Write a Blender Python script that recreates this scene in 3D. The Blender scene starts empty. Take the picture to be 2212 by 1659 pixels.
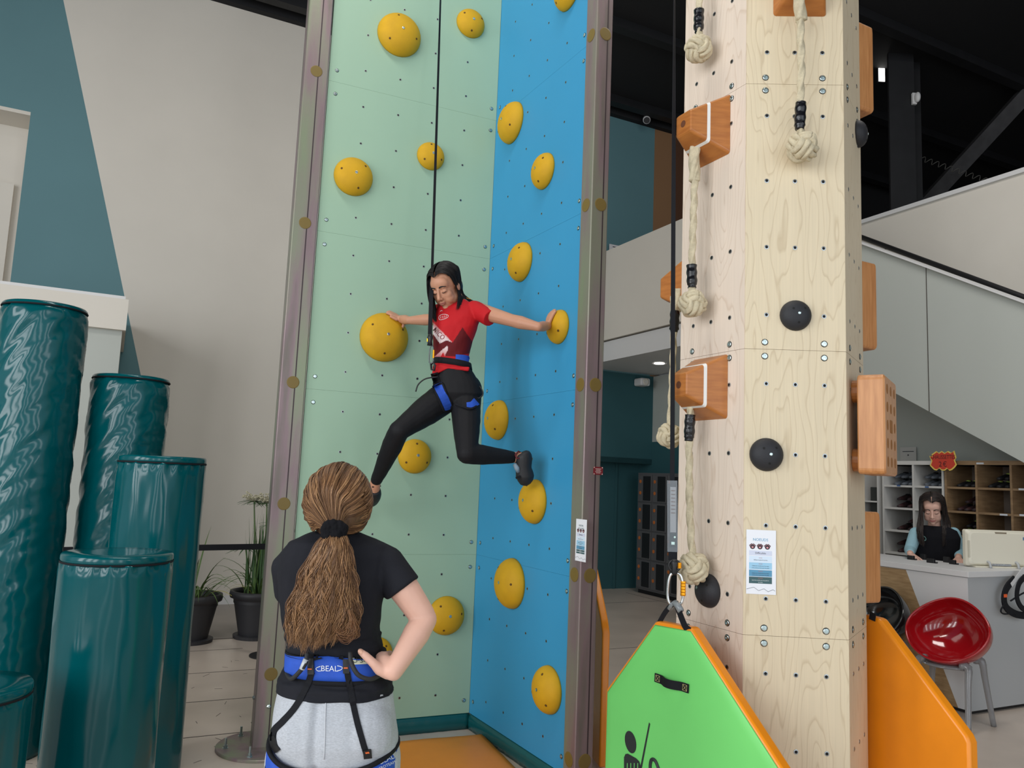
import bpy, math, random
import numpy as np
from mathutils import Vector, Matrix, noise
random.seed(7)
scene = bpy.context.scene
COL = scene.collection
PI = math.pi
V = Vector
# ------------------------------------------------------------------ camera (phone, about 27 mm equivalent)
W, H, F = 2212.0, 1659.0, 1700.0
CAM = V((0.0, 0.0, 1.6))
_up = V((1690.0 - W / 2, 13200.0 + H / 2, -F)).normalized()      # world up seen in camera axes
_fw = V((0, 0, -1)); _y = (_fw - _up * _fw.dot(_up)).normalized(); _x = _y.cross(_up)
ROT = Matrix((_x, _y, _up))
cd = bpy.data.cameras.new('camera'); cam = bpy.data.objects.new('camera', cd); COL.objects.link(cam)
cd.sensor_fit = 'HORIZONTAL'; cd.sensor_width = 36.0; cd.lens = 36.0 * F / W; cd.clip_start = 0.05; cd.clip_end = 100
cam.matrix_world = Matrix.Translation(CAM) @ ROT.to_4x4()
scene.camera = cam
# ------------------------------------------------------------------ view
vs = scene.view_settings
vs.view_transform = 'Standard'; vs.look = 'None'; vs.gamma = 1.0; vs.use_curve_mapping = False
vs.exposure = -0.48
# ------------------------------------------------------------------ daylight: overcast sky outside the glazed front of the hall
world = bpy.data.worlds.new('overcast'); scene.world = world; world.use_nodes = True
bg = world.node_tree.nodes['Background']; bg.inputs[0].default_value = (0.80, 0.90, 1.0, 1); bg.inputs[1].default_value = 1.1
def area(name, loc, target, sx, sy, power, col):
    l = bpy.data.lights.new(name, 'AREA'); l.shape = 'RECTANGLE'; l.size = sx; l.size_y = sy; l.energy = power; l.color = col
    o = bpy.data.objects.new(name, l); COL.objects.link(o); o.location = loc
    o.rotation_euler = (V(target) - V(loc)).to_track_quat('-Z', 'Y').to_euler()
    return o
_A = V((.894, .448, 0)).normalized(); _B = V((-_A.y, _A.x, 0))
def _ab(a, b, z): return _A * a + _B * b + V((0, 0, z))
for _k, _a in enumerate((-5.2, -2.2, .9, 3.8)):          # tall windows of the front
    area('window_light_%d' % _k, _ab(_a, -5.9, 3.0), _ab(_a * .6 + .8, 4.0, 1.2), .9, 5.0, 78, (0.92, 0.97, 1.0))
for _k, _b in enumerate((-3.2, -.4, 2.4)):               # tall windows of the left side
    area('side_window_light_%d' % _k, _ab(-7.3, _b, 3.6), _ab(4.0, _b * .6 + 2.4, 2.0), 1.5, 5.2, 260, (0.97, 0.99, 1.0))
area('reception_fill', (2.7, 4.6, 7.3), (3.6, 6.2, 0.0), 3.0, 1.2, 175, (1.0, 0.97, 0.93))  # added fill light that brightens the stairs and counter, not a known fitting
area('back_wall_fill', (-2.6, 5.6, 7.3), (-2.6, 7.6, 0.0), 3.0, 1.2, 30, (1.0, 0.97, 0.93))  # added fill light for the far left wall and floor, no fitting known
area('hall_lamp_near', (-.9, 2.6, 7.3), (-.7, 3.3, 0.0), 3.0, .5, 130, (1.0, 0.96, 0.90))
area('hall_lamp_far', (1.3, 1.6, 7.3), (1.3, 2.4, 0.0), 3.2, .9, 30, (1.0, 0.96, 0.90))

# ------------------------------------------------------------------ places: pixel of the photograph + a depth or a plane -> point in the hall
def ray(u, v): return ROT @ V(((u - W / 2) / F, -(v - H / 2) / F, -1.0))
def at(u, v, Y):
    d = ray(u, v); return CAM + d * (Y / d.y)
def on_z(u, v, z):
    d = ray(u, v); return CAM + d * ((z - CAM.z) / d.z)
def on_pl(u, v, p, n):
    d = ray(u, v); n = V(n); return CAM + d * ((V(p) - CAM).dot(n) / d.dot(n))
A = V((.894, .448, 0)).normalized(); B = V((-A.y, A.x, 0)); UZ = V((0, 0, 1))   # the building's own axes
def ab(a, b, z=0.0): return A * a + B * b + UZ * z

# ------------------------------------------------------------------ mesh helpers
ORG = {}
class MB:
    def __init__(s): s.v = []; s.f = []; s.m = []; s.col = None
    def add(s, vs_, fs, mi=0):
        o = len(s.v); s.v += [tuple(p) for p in vs_]; s.f += [tuple(i + o for i in f) for f in fs]; s.m += [mi] * len(fs); return s
    def box(s, c, ex, ey, ez, mi=0):
        c = V(c); ex = V(ex); ey = V(ey); ez = V(ez)
        p = [c + ex * i + ey * j + ez * k for k in (-1, 1) for j in (-1, 1) for i in (-1, 1)]
        fs = [(0, 2, 3, 1), (4, 5, 7, 6), (0, 1, 5, 4), (2, 6, 7, 3), (0, 4, 6, 2), (1, 3, 7, 5)]
        if ex.cross(ey).dot(ez) < 0: fs = [tuple(reversed(f)) for f in fs]
        return s.add(p, fs, mi)
    def span(s, a0, a1, b0, b1, z0, z1, mi=0):       # box in building axes
        return s.box(ab((a0 + a1) / 2, (b0 + b1) / 2, (z0 + z1) / 2), A * (a1 - a0) / 2, B * (b1 - b0) / 2, UZ * (z1 - z0) / 2, mi)
    def prism(s, poly, off, mi=0):
        n = len(poly); off = V(off); p = [V(q) for q in poly]
        nn = V((0, 0, 0))
        for i in range(n): nn += (p[i] - p[0]).cross(p[(i + 1) % n] - p[0])
        if nn.dot(off) < 0: p.reverse()
        vs_ = p + [q + off for q in p]
        fs = [tuple(reversed(range(n))), tuple(range(n, 2 * n))] + [(i, (i + 1) % n, n + (i + 1) % n, n + i) for i in range(n)]
        return s.add(vs_, fs, mi)
    def rings(s, rs, mi=0, caps=True):
        n = len(rs[0]); vs_ = [q for r in rs for q in r]; fs = []
        for k in range(len(rs) - 1):
            for i in range(n):
                j = (i + 1) % n; fs.append((k * n + i, k * n + j, (k + 1) * n + j, (k + 1) * n + i))
        if caps: fs += [tuple(reversed(range(n))), tuple((len(rs) - 1) * n + i for i in range(n))]
        return s.add(vs_, fs, mi)
    def tube(s, path, r, n=8, mi=0, caps=True, flat=None, upv=None):
        path = [V(p) for p in path]; m = len(path); rs = []
        t0 = (path[1] - path[0]).normalized(); ref = V(upv) if upv is not None else (UZ if abs(t0.z) < .9 else V((1, 0, 0)))
        x = (ref - t0 * ref.dot(t0)).normalized()
        for k in range(m):
            t = (path[min(k + 1, m - 1)] - path[max(k - 1, 0)]).normalized()
            if upv is not None: x = V(upv)
            x = (x - t * x.dot(t)).normalized(); y = t.cross(x)
            rr = r[k] if isinstance(r, (list, tuple)) else r
            ra, rb = (rr if isinstance(rr, (list, tuple)) else (rr, rr))
            rs.append([path[k] + x * (ra * math.cos(2 * PI * i / n)) + y * (rb * math.sin(2 * PI * i / n)) for i in range(n)])
        return s.rings(rs, mi, caps)
    def ribbon(s, path, nrm, w, th, mi=0):           # webbing: flat strap along path, nrm = outward direction at each point
        path = [V(p) for p in path]; m = len(path); rs = []
        for k in range(m):
            t = (path[min(k + 1, m - 1)] - path[max(k - 1, 0)]).normalized()
            nn = V(nrm[k]) if isinstance(nrm, list) else V(nrm)
            nn = (nn - t * nn.dot(t)).normalized(); b = t.cross(nn)
            ww = w[k] if isinstance(w, list) else w
            rs.append([path[k] + b * (ww / 2) , path[k] + b * (ww / 2) + nn * th, path[k] - b * (ww / 2) + nn * th, path[k] - b * (ww / 2)])
        return s.rings(rs, mi)
    def ell(s, c, rx, ry, rz, ax=None, nu=20, nv=12, mi=0):
        c = V(c); X, Y, Z = ax if ax else (V((1, 0, 0)), V((0, 1, 0)), UZ)
        vs_ = [c + Z * rz]; fs = []
        for j in range(1, nv):
            ph = PI * j / nv
            for i in range(nu):
                th = 2 * PI * i / nu
                vs_.append(c + X * (rx * math.sin(ph) * math.cos(th)) + Y * (ry * math.sin(ph) * math.sin(th)) + Z * (rz * math.cos(ph)))
        vs_.append(c - Z * rz); L = len(vs_) - 1
        for i in range(nu): fs.append((0, 1 + i, 1 + (i + 1) % nu)); fs.append((L, L - nu + (i + 1) % nu, L - nu + i))
        for j in range(nv - 2):
            for i in range(nu):
                a = 1 + j * nu + i; b = 1 + j * nu + (i + 1) % nu; fs.append((a, a + nu, b + nu, b))
        return s.add(vs_, fs, mi)
    def lathe(s, prof, c, ax=None, n=24, mi=0, caps=False):
        c = V(c); X, Y, Z = ax if ax else (V((1, 0, 0)), V((0, 1, 0)), UZ)
        rs = [[c + X * (r * math.cos(2 * PI * i / n)) + Y * (r * math.sin(2 * PI * i / n)) + Z * z for i in range(n)] for r, z in prof]
        return s.rings(rs, mi, caps)
    def mesh(s, name, mats, org=V((0, 0, 0)), smooth=False):
        me = bpy.data.meshes.new(name)
        me.from_pydata([tuple(V(p) - org) for p in s.v], [], s.f); me.update()
        for m in (mats if isinstance(mats, (list, tuple)) else [mats]): me.materials.append(m)
        if me.polygons:
            me.polygons.foreach_set('material_index', s.m)
            me.polygons.foreach_set('use_smooth', [smooth] * len(me.polygons))
        return me
    def bottom(s):
        xs, ys, zs = zip(*s.v); return V(((min(xs) + max(xs)) / 2, (min(ys) + max(ys)) / 2, min(zs)))
    def build(s, name, mats, parent=None, smooth=False, bevel=0.0, seg=2, org=None, angle=0.6):
        o_ = ORG[parent] if parent is not None else (V(org) if org is not None else s.bottom())
        me = s.mesh(name, mats, o_, smooth)
        o = bpy.data.objects.new(name, me); COL.objects.link(o); ORG[o] = o_
        if parent is not None: o.parent = parent
        else: o.location = o_
        if bevel:
            md = o.modifiers.new('bevel', 'BEVEL'); md.width = bevel; md.segments = seg; md.limit_method = 'ANGLE'; md.angle_limit = angle
            if smooth is False:
                me.polygons.foreach_set('use_smooth', [True] * len(me.polygons))
                md.harden_normals = True
        return o
def place(name, me, p, rot, parent):                  # a piece that shares mesh data, set on its parent
    o = bpy.data.objects.new(name, me); COL.objects.link(o); o.parent = parent
    o.matrix_local = Matrix.Translation(V(p) - ORG[parent]) @ (rot.to_4x4() if rot is not None else Matrix.Identity(4)); ORG[o] = ORG[parent]
    return o
def tag(o, label, cat, group=None):
    o['label'] = label; o['category'] = cat
    if group: o['group'] = group
    return o
def thing(name, loc, label, cat, group=None):
    o = bpy.data.objects.new(name, None); COL.objects.link(o); o.location = loc; o.empty_display_size = .1; ORG[o] = V(loc)
    return tag(o, label, cat, group)
def struct(o): o['kind'] = 'structure'; return o
def frame3(n, up=UZ):                                 # axes on a surface: right, up, normal
    n = V(n).normalized(); u = (V(up) - n * V(up).dot(n)).normalized(); return u.cross(n), u, n
def fmat(n, up=UZ):
    x, y, z = frame3(n, up); return Matrix((x, y, z)).transposed()
SCRATCH = bpy.data.scenes.new('scratch')               # shapes are evaluated here, away from the hall, then removed
def evaluated(ob):
    SCRATCH.collection.objects.link(ob); vl = SCRATCH.view_layers[0]; vl.update()
    me = bpy.data.meshes.new_from_object(ob.evaluated_get(vl.depsgraph)); bpy.data.objects.remove(ob); return me
def text(s, name, mat, parent, p, x, y, size, ext=.0004, align='CENTER', spacing=1.0, sx=1.0, extrude_n=None):
    c = bpy.data.curves.new(name, 'FONT'); c.body = s; c.size = size; c.align_x = align; c.align_y = 'CENTER'; c.extrude = ext; c.space_character = spacing
    c.resolution_u = 3
    me = evaluated(bpy.data.objects.new(name, c)); bpy.data.curves.remove(c)
    x = V(x).normalized(); y = V(y).normalized(); n = x.cross(y)
    for v in me.vertices: q = v.co; v.co = V(p) + x * (q.x * sx) + y * q.y + n * q.z - ORG[parent]
    me.name = name; me.materials.clear(); me.materials.append(mat)
    o = bpy.data.objects.new(name, me); COL.objects.link(o); o.parent = parent; ORG[o] = ORG[parent]
    return o
def spline(pts, n):                                   # Catmull-Rom through points
    pts = [V(p) for p in pts]; P = [pts[0] * 2 - pts[1]] + pts + [pts[-1] * 2 - pts[-2]]; out = []
    segs = len(pts) - 1
    for k in range(n):
        t = k / (n - 1) * segs; i = min(int(t), segs - 1); t -= i
        a, b, c, d = P[i], P[i + 1], P[i + 2], P[i + 3]
        out.append(.5 * ((2 * b) + (c - a) * t + (2 * a - 5 * b + 4 * c - d) * t * t + (3 * b - 3 * c + d - a) * t ** 3))
    return out
def lerp_tab(tab, x):
    if x <= tab[0][0]: return tab[0][1:]
    for p, q in zip(tab, tab[1:]):
        if x <= q[0]:
            t = (x - p[0]) / (q[0] - p[0]); return tuple(a + (b - a) * t for a, b in zip(p[1:], q[1:]))
    return tab[-1][1:]

# ------------------------------------------------------------------ materials
def lin(c):
    return tuple((x / 255 / 12.92) if x / 255 <= .04045 else ((x / 255 + .055) / 1.055) ** 2.4 for x in c[:3]) + (1,)
MATS = {}
def mat(name, col, rough=.6, metal=0.0, var=0.0, vs_=8.0, bump=0.0, bs=60.0, coat=0.0, col2=None, stretch=None, spec=.5, trans=0.0, emit=None, alpha=1.0, sheen=0.0, detail=4.0):
    m = bpy.data.materials.new(name); m.use_nodes = True; nt = m.node_tree; b = nt.nodes['Principled BSDF']
    b.inputs['Base Color'].default_value = lin(col); b.inputs['Roughness'].default_value = rough; b.inputs['Metallic'].default_value = metal
    b.inputs['Specular IOR Level'].default_value = spec; b.inputs['Coat Weight'].default_value = coat; b.inputs['Transmission Weight'].default_value = trans
    b.inputs['Sheen Weight'].default_value = sheen; b.inputs['Alpha'].default_value = alpha
    if coat: b.inputs['Coat Roughness'].default_value = .08
    if emit: b.inputs['Emission Color'].default_value = lin(col); b.inputs['Emission Strength'].default_value = emit
    if var or col2 or bump:
        tc = nt.nodes.new('ShaderNodeTexCoord'); mp = nt.nodes.new('ShaderNodeMapping'); nt.links.new(tc.outputs['Object'], mp.inputs[0])
        if stretch: mp.inputs['Scale'].default_value = stretch
    if var or col2:
        n = nt.nodes.new('ShaderNodeTexNoise'); n.inputs['Scale'].default_value = vs_; n.inputs['Detail'].default_value = detail; nt.links.new(mp.outputs[0], n.inputs[0])
        r = nt.nodes.new('ShaderNodeValToRGB'); nt.links.new(n.outputs[0], r.inputs[0]); nt.links.new(r.outputs[0], b.inputs['Base Color'])
        c = lin(col); e = r.color_ramp.elements; e[0].position = .3; e[1].position = .7
        if col2: e[0].color = lin(col2); e[1].color = c
        else:
            e[0].color = tuple(x * (1 - var) for x in c[:3]) + (1,); e[1].color = tuple(min(1, x * (1 + var)) for x in c[:3]) + (1,)
    if bump:
        n2 = nt.nodes.new('ShaderNodeTexNoise'); n2.inputs['Scale'].default_value = bs; n2.inputs['Detail'].default_value = 3; nt.links.new(mp.outputs[0], n2.inputs[0])
        bp = nt.nodes.new('ShaderNodeBump'); bp.inputs['Strength'].default_value = bump; bp.inputs['Distance'].default_value = .01
        nt.links.new(n2.outputs[0], bp.inputs['Height']); nt.links.new(bp.outputs[0], b.inputs['Normal'])
    MATS[name] = m; return m
def plywood(name, light, dark, seed, cx=5.0, cz=.9, lines=24.0, face=None, rough=.5, strength=.5):
    """birch ply: contour lines of a stretched noise drawn as thin darker growth rings"""
    m = mat(name, light, rough); nt = m.node_tree; b = nt.nodes['Principled BSDF']; N = nt.nodes.new; L = nt.links.new
    tc = N('ShaderNodeTexCoord'); mp = N('ShaderNodeMapping'); L(tc.outputs['Object'], mp.inputs[0]); mp.inputs['Scale'].default_value = (cx, cx, cz); mp.inputs['Location'].default_value = (seed, seed * 1.7, seed * .3)
    n = N('ShaderNodeTexNoise'); n.inputs['Scale'].default_value = 1.0; n.inputs['Detail'].default_value = 3.0; n.inputs['Roughness'].default_value = .42; L(mp.outputs[0], n.inputs[0])
    mu = N('ShaderNodeMath'); mu.operation = 'MULTIPLY'; mu.inputs[1].default_value = lines; L(n.outputs[0], mu.inputs[0])
    fr = N('ShaderNodeMath'); fr.operation = 'FRACT'; L(mu.outputs[0], fr.inputs[0])
    r = N('ShaderNodeValToRGB'); L(fr.outputs[0], r.inputs[0]); e = r.color_ramp.elements
    e[0].position = 0.0; e[0].color = (0, 0, 0, 1); e[1].position = 1.0; e[1].color = (1, 1, 1, 1)
    e[1].color = (0, 0, 0, 1)
    q = r.color_ramp.elements.new(.70); q.color = (.1, .1, .1, 1)
    q = r.color_ramp.elements.new(.84); q.color = (1, 1, 1, 1)
    q = r.color_ramp.elements.new(.91); q.color = (.05, .05, .05, 1)
    n2 = N('ShaderNodeTexNoise'); n2.inputs['Scale'].default_value = 1.6; n2.inputs['Detail'].default_value = 2; L(tc.outputs['Object'], n2.inputs[0])
    mul = N('ShaderNodeMath'); mul.operation = 'MULTIPLY'; mul.inputs[1].default_value = strength; L(r.outputs[0], mul.inputs[0])
    mix = N('ShaderNodeMixRGB'); L(mul.outputs[0], mix.inputs[0]); mix.inputs[1].default_value = lin(light); mix.inputs[2].default_value = lin(dark)
    mp3 = N('ShaderNodeMapping'); mp3.inputs['Scale'].default_value = (160, 160, 3); L(tc.outputs['Object'], mp3.inputs[0])
    n3 = N('ShaderNodeTexNoise'); n3.inputs['Scale'].default_value = 1; L(mp3.outputs[0], n3.inputs[0])
    ad = N('ShaderNodeMath'); ad.operation = 'ADD'; L(n2.outputs[0], ad.inputs[0]); L(n3.outputs[0], ad.inputs[1])
    mr = N('ShaderNodeMapRange'); mr.inputs[1].default_value = .6; mr.inputs[2].default_value = 1.4; mr.inputs[3].default_value = .93; mr.inputs[4].default_value = 1.06; L(ad.outputs[0], mr.inputs[0])
    mx2 = N('ShaderNodeMixRGB'); mx2.blend_type = 'MULTIPLY'; mx2.inputs[0].default_value = 1; L(mix.outputs[0], mx2.inputs[1]); L(mr.outputs[0], mx2.inputs[2])
    L(mx2.outputs[0], b.inputs['Base Color'])
    return m
def vcol_mat(name, rough, attr='col', spec=.5, **k):
    m = mat(name, (200, 200, 200), rough, spec=spec, **k); nt = m.node_tree; n = nt.nodes.new('ShaderNodeAttribute'); n.attribute_name = attr
    nt.links.new(n.outputs['Color'], nt.nodes['Principled BSDF'].inputs['Base Color']); return m
white_wall = mat('white_wall_paint', (214, 208, 198), .75, var=.02, vs_=1.5)
white_gloss = mat('white_lacquer', (214, 213, 213), .5)
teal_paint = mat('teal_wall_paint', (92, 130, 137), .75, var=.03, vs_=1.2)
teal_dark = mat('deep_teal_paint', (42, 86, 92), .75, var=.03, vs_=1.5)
tan_paint = mat('tan_wall_paint', (140, 104, 72), .75)
brown_paint = mat('dark_brown_paint', (88, 56, 36), .75)
grey_paint = mat('pale_grey_paint', (178, 182, 176), .75)
black_paint = mat('black_ceiling_paint', (20, 20, 23), .85)
black_steel = mat('black_painted_steel', (24, 24, 27), .6, var=.2, vs_=6)
black_plastic = mat('black_plastic', (22, 22, 25), .45)
black_rubber = mat('black_rubber', (36, 37, 40), .6, var=.15, vs_=30, bump=.15, bs=200)
black_web = mat('black_webbing', (24, 25, 30), .8, bump=.25, bs=900, spec=.25)
chrome = mat('chrome', (215, 218, 220), .16, 1.0)
steel = mat('brushed_steel', (170, 175, 178), .32, 1.0)
bolt_mat = mat('zinc_bolt', (190, 205, 205), .28, 1.0)
dark_hole = mat('dark_recess', (14, 14, 14), .8)
# ================================================================== the hall
floor_mat = mat('polished_concrete', (204, 190, 177), .3, var=.13, vs_=1.3, bump=.02, bs=30, detail=8)
floor_back_mat = mat('worn_concrete', (150, 141, 133), .34, var=.14, vs_=1.6, detail=8)
CZ = 7.52                                             # ceiling height
fl = MB(); fl.span(-7.5, 14.5, -6.2, 8.0, -.2, 0)
fl.span(1.95, 14.5, 8.0, 12.6, -.2, 0); FLOOR = struct(fl.build('floor', floor_mat, org=(0, 0, 0)))
fb = MB(); fb.span(-7.5, 1.93, 8.02, 12.6, -.2, 0); struct(fb.build('floor_back', floor_back_mat, org=(0, 0, -.2)))
joint = mat('floor_joint', (66, 60, 55), .7)
j = MB()
for b_ in (7.55, 6.75, 5.95, 5.2, 3.6):
    j.span(-7.4, 1.2, b_ - .004, b_ + .004, 0, .0012)
for a_ in (3.35, 7.0, 10.0): j.span(a_ - .004, a_ + .004, 2.0, 9.9, 0, .0012)
for b_ in (6.6, 9.1): j.span(2.2, 7.4, b_ - .004, b_ + .004, 0, .0012)
j.build('joint', joint, FLOOR)
jb = MB(); jb.span(-7.4, 1.94, 8.0, 8.02, -.1, .0015); struct(jb.build('trim_1', joint))
# scuffs and scratches of the concrete
sc = MB(); rs = random.Random(3)
for k in range(90):
    c_ = V((rs.uniform(-2.9, -1.3), rs.uniform(3.6, 7.0), .0006)); t_ = rs.uniform(0, PI); l_ = rs.uniform(.01, .05)
    sc.box(c_, V((math.cos(t_), math.sin(t_), 0)) * l_, V((-math.sin(t_), math.cos(t_), 0)) * .0015, UZ * .0004)
so = sc.build('scuff_marks', joint, FLOOR); so['kind'] = 'stuff'

# long wall behind everything (b = 10): white, one tilted teal band, teal and tan end
wl = MB()
def wquad(mb, pts, mi, b=10.0, th=.25):
    mb.prism([ab(a, b, z) for a, z in pts], B * th, mi)
def edge_a(z): return -.03 + (.22 + .03) * (3.486 - z) / (3.486 - 2.593)          # the tilted paint edge
wquad(wl, [(edge_a(0), 0), (edge_a(CZ), CZ), (5.2, CZ), (5.2, 0)], 0)
wquad(wl, [(-1.16, 3.1), (-1.16, 5.46), (-1.16, CZ), (edge_a(CZ), CZ), (edge_a(0), 0), (-1.16, 0)], 1)
wquad(wl, [(-7.5, 5.46), (-7.5, CZ), (-1.16, CZ), (-1.16, 5.46)], 1)
wquad(wl, [(-7.5, 0), (-7.5, 3.2), (-1.16, 3.2), (-1.16, 0)], 0)
wquad(wl, [(5.2, 3.3), (5.2, CZ), (7.43, CZ), (7.43, 3.3)], 1)
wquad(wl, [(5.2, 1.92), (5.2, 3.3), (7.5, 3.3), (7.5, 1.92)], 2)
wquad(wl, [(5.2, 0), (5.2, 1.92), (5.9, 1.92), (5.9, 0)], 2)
wquad(wl, [(7.43, 3.3), (7.43, CZ), (7.86, CZ), (7.86, 3.3)], 3)
wquad(wl, [(7.86, 3.3), (7.86, CZ), (8.6, CZ), (8.6, 3.3)], 4)
wquad(wl, [(8.6, 0), (8.6, CZ), (14.6, CZ), (14.6, 0)], 5)
WALL = struct(wl.build('wall_back', [white_wall, teal_paint, teal_dark, tan_paint, brown_paint, black_paint], org=ab(0, 10, 0)))
# doorway niche under the balcony
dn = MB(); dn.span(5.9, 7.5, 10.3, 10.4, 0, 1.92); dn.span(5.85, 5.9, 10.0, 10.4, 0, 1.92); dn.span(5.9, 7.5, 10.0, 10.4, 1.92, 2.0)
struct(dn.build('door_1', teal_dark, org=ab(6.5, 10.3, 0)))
dl = MB(); dl.span(7.02, 7.06, 10.28, 10.3, 0, 1.92); dl.span(7.46, 7.5, 10.27, 10.3, 0, 1.92); struct(dl.build('trim_2', teal_dark))
# lit niche at the upper left
ni = MB(); ni.span(-7.5, -1.16, 10.45, 10.55, 3.2, 5.46, 0); ni.span(-7.5, -1.1, 10.03, 10.55, 5.46, 5.55, 0); ni.span(-1.16, -1.06, 10.03, 10.55, 3.2, 5.5, 0)
ni.span(-7.5, -1.16, 9.997, 10.5, 5.42, 5.46, 0); ni.span(-7.5, -1.28, 10.38, 10.45, 3.2, 4.72, 0)
struct(ni.build('window_1', white_wall))
# white porch block with a thick fascia at the left
bx = MB(); bx.span(-7.4, -.02, 8.36, 10.0, 0, 2.86, 0)
struct(bx.build('wall_porch', grey_paint))
fs_ = MB(); fs_.span(-7.4, .01, 8.3, 9.98, 2.86, 3.16, 0); struct(fs_.build('trim_3', white_wall))
ft = MB(); ft.span(-7.4, -.02, 8.315, 9.98, 3.16, 3.19, 0); struct(ft.build('trim_4', white_gloss))
sk = MB(); sk.span(-7.4, -.02, 8.345, 8.36, 0, .1, 0); struct(sk.build('baseboard_porch', white_gloss))
sb = MB(); sb.span(0, 5.2, 9.985, 10.0, 0, .1); struct(sb.build('baseboard_back', white_gloss))
# ceiling: black deck with ribs, beams
ce = MB(); ce.span(-7.5, 14.6, -6.2, 12.6, CZ, CZ + .2)
CEIL = struct(ce.build('ceiling', black_paint, org=ab(3, 3, CZ)))
for k in range(9):
    m_ = MB(); m_.span(-7.5, 14.5, -4 + k * 1.7, -3.86 + k * 1.7, CZ - .12, CZ); m_.build('beam', black_steel, CEIL)
cr = MB(); cr.span(-7.5, 8.6, 9.9, 10.0, CZ - .14, CZ); struct(cr.build('trim_5', black_paint))
# closing walls, out of the picture
wr = MB(); wr.span(14.5, 14.7, -6.2, 12.6, 0, CZ); struct(wr.build('wall_right', black_paint))
wn = MB()                                             # glazed front behind the photographer: piers and spandrels with daylight between them
for a0, a1 in ((-7.5, -7.3), (-4.4, -4.25), (-1.4, -1.25), (1.7, 1.85), (4.6, 4.75), (7.6, 7.75), (10.6, 14.6)): wn.span(a0, a1, -6.3, -6.1, 0, CZ)
wn.span(-7.5, 14.6, -6.3, -6.1, 7.1, CZ); wn.span(-7.5, 14.6, -6.3, -6.1, 0, .12); wn.span(-7.5, 14.6, -6.28, -6.12, 2.9, 2.98)
struct(wn.build('wall_front', white_wall))
wsd = MB()
for b0, b1 in ((-6.2, -6.0), (-4.4, -4.2), (-2.0, -1.8), (.9, 1.1), (3.6, 3.8), (6.2, 12.6)): wsd.span(-7.7, -7.5, b0, b1, 0, CZ)
wsd.span(-7.7, -7.5, -6.2, 12.6, 7.0, CZ); wsd.span(-7.7, -7.5, -6.2, 12.6, 0, .4)
struct(wsd.build('wall_left', white_wall))
# balcony on the far side
zp = 5.03
pb = MB(); pb.span(6.1, 6.22, 6.9, 10.0, 3.62, 4.93, 0); pb.span(6.1, 9.0, 6.9, 7.02, 3.62, 4.93, 0)
struct(pb.build('wall_balcony', white_wall))
pf = MB(); pf.span(6.13, 9.0, 6.93, 10.0, 3.32, 3.6, 0); struct(pf.build('trim_6', white_gloss))
us = MB(); us.span(7.5, 7.6, 6.7, 10.0, 2.27, 3.3, 0); struct(us.build('wall_passage', grey_paint))
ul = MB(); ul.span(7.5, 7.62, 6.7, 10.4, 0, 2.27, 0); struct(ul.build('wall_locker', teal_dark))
# staircase: sloping side panel, far parapet, handrail
def stz(b): return 4.284 + (b - 5.726) * .575
def sbz(b): return 2.635 + (b - 5.388) * .565
sp = MB()
sp.prism([ab(7.1, 6.9, stz(6.9)), ab(7.1, 2.5, stz(2.5)), ab(7.1, 2.5, sbz(2.5)), ab(7.1, 6.9, sbz(6.9))], A * .12)
STAIR = struct(sp.build('wall_stair', grey_paint, org=ab(7.1, 4, 2)))
gp = MB()
for b_ in (5.02, 3.6): gp.box(ab(7.098, b_, (stz(b_) + sbz(b_)) / 2), A * .0025, B * .003, UZ * (.5 * (stz(b_) - sbz(b_))))
gp.build('panel_joint', joint, STAIR)
stp = MB()
stp.prism([ab(7.22, 6.9, stz(6.9) - .72), ab(7.22, 2.5, stz(2.5) - .72), ab(7.22, 2.5, sbz(2.5) + .04), ab(7.22, 6.9, sbz(6.9) + .04)], A * 1.08)
struct(stp.build('floor_stair', grey_paint))
cap = MB(); cap.prism([ab(7.06, 6.9, stz(6.9)), ab(7.06, 2.5, stz(2.5)), ab(7.06, 2.5, stz(2.5) + .02), ab(7.06, 6.9, stz(6.9) + .02)], A * .2); struct(cap.build('trim_7', white_gloss))
wp = MB(); wp.span(8.3, 8.42, 2.3, 8.6, 0, zp, 0); struct(wp.build('wall_parapet', white_wall))
wc = MB(); wc.span(8.27, 8.45, 2.3, 8.6, zp, zp + .05, 0); struct(wc.build('trim_8', white_gloss))
wg = MB(); wg.span(7.98, 8.08, 2.3, 6.9, 0, 3.2, 0); struct(wg.build('wall_under_stair', grey_paint))
hz = lambda b: 4.83 + (b - 6.69) * .588
hr = MB(); hr.tube([ab(8.22, 7.2, hz(7.2)), ab(8.22, 2.6, hz(2.6))], .03, 10)
HR = tag(hr.build('handrail', black_steel, smooth=True), 'black sloping handrail fixed along the white stair parapet', 'handrail')
for b_ in (6.4, 5.2, 4.0): hb = MB(); hb.tube([ab(8.22, b_, hz(b_)), ab(8.31, b_, hz(b_) - .04)], .012, 6); hb.build('bracket', black_steel, HR)
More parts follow.
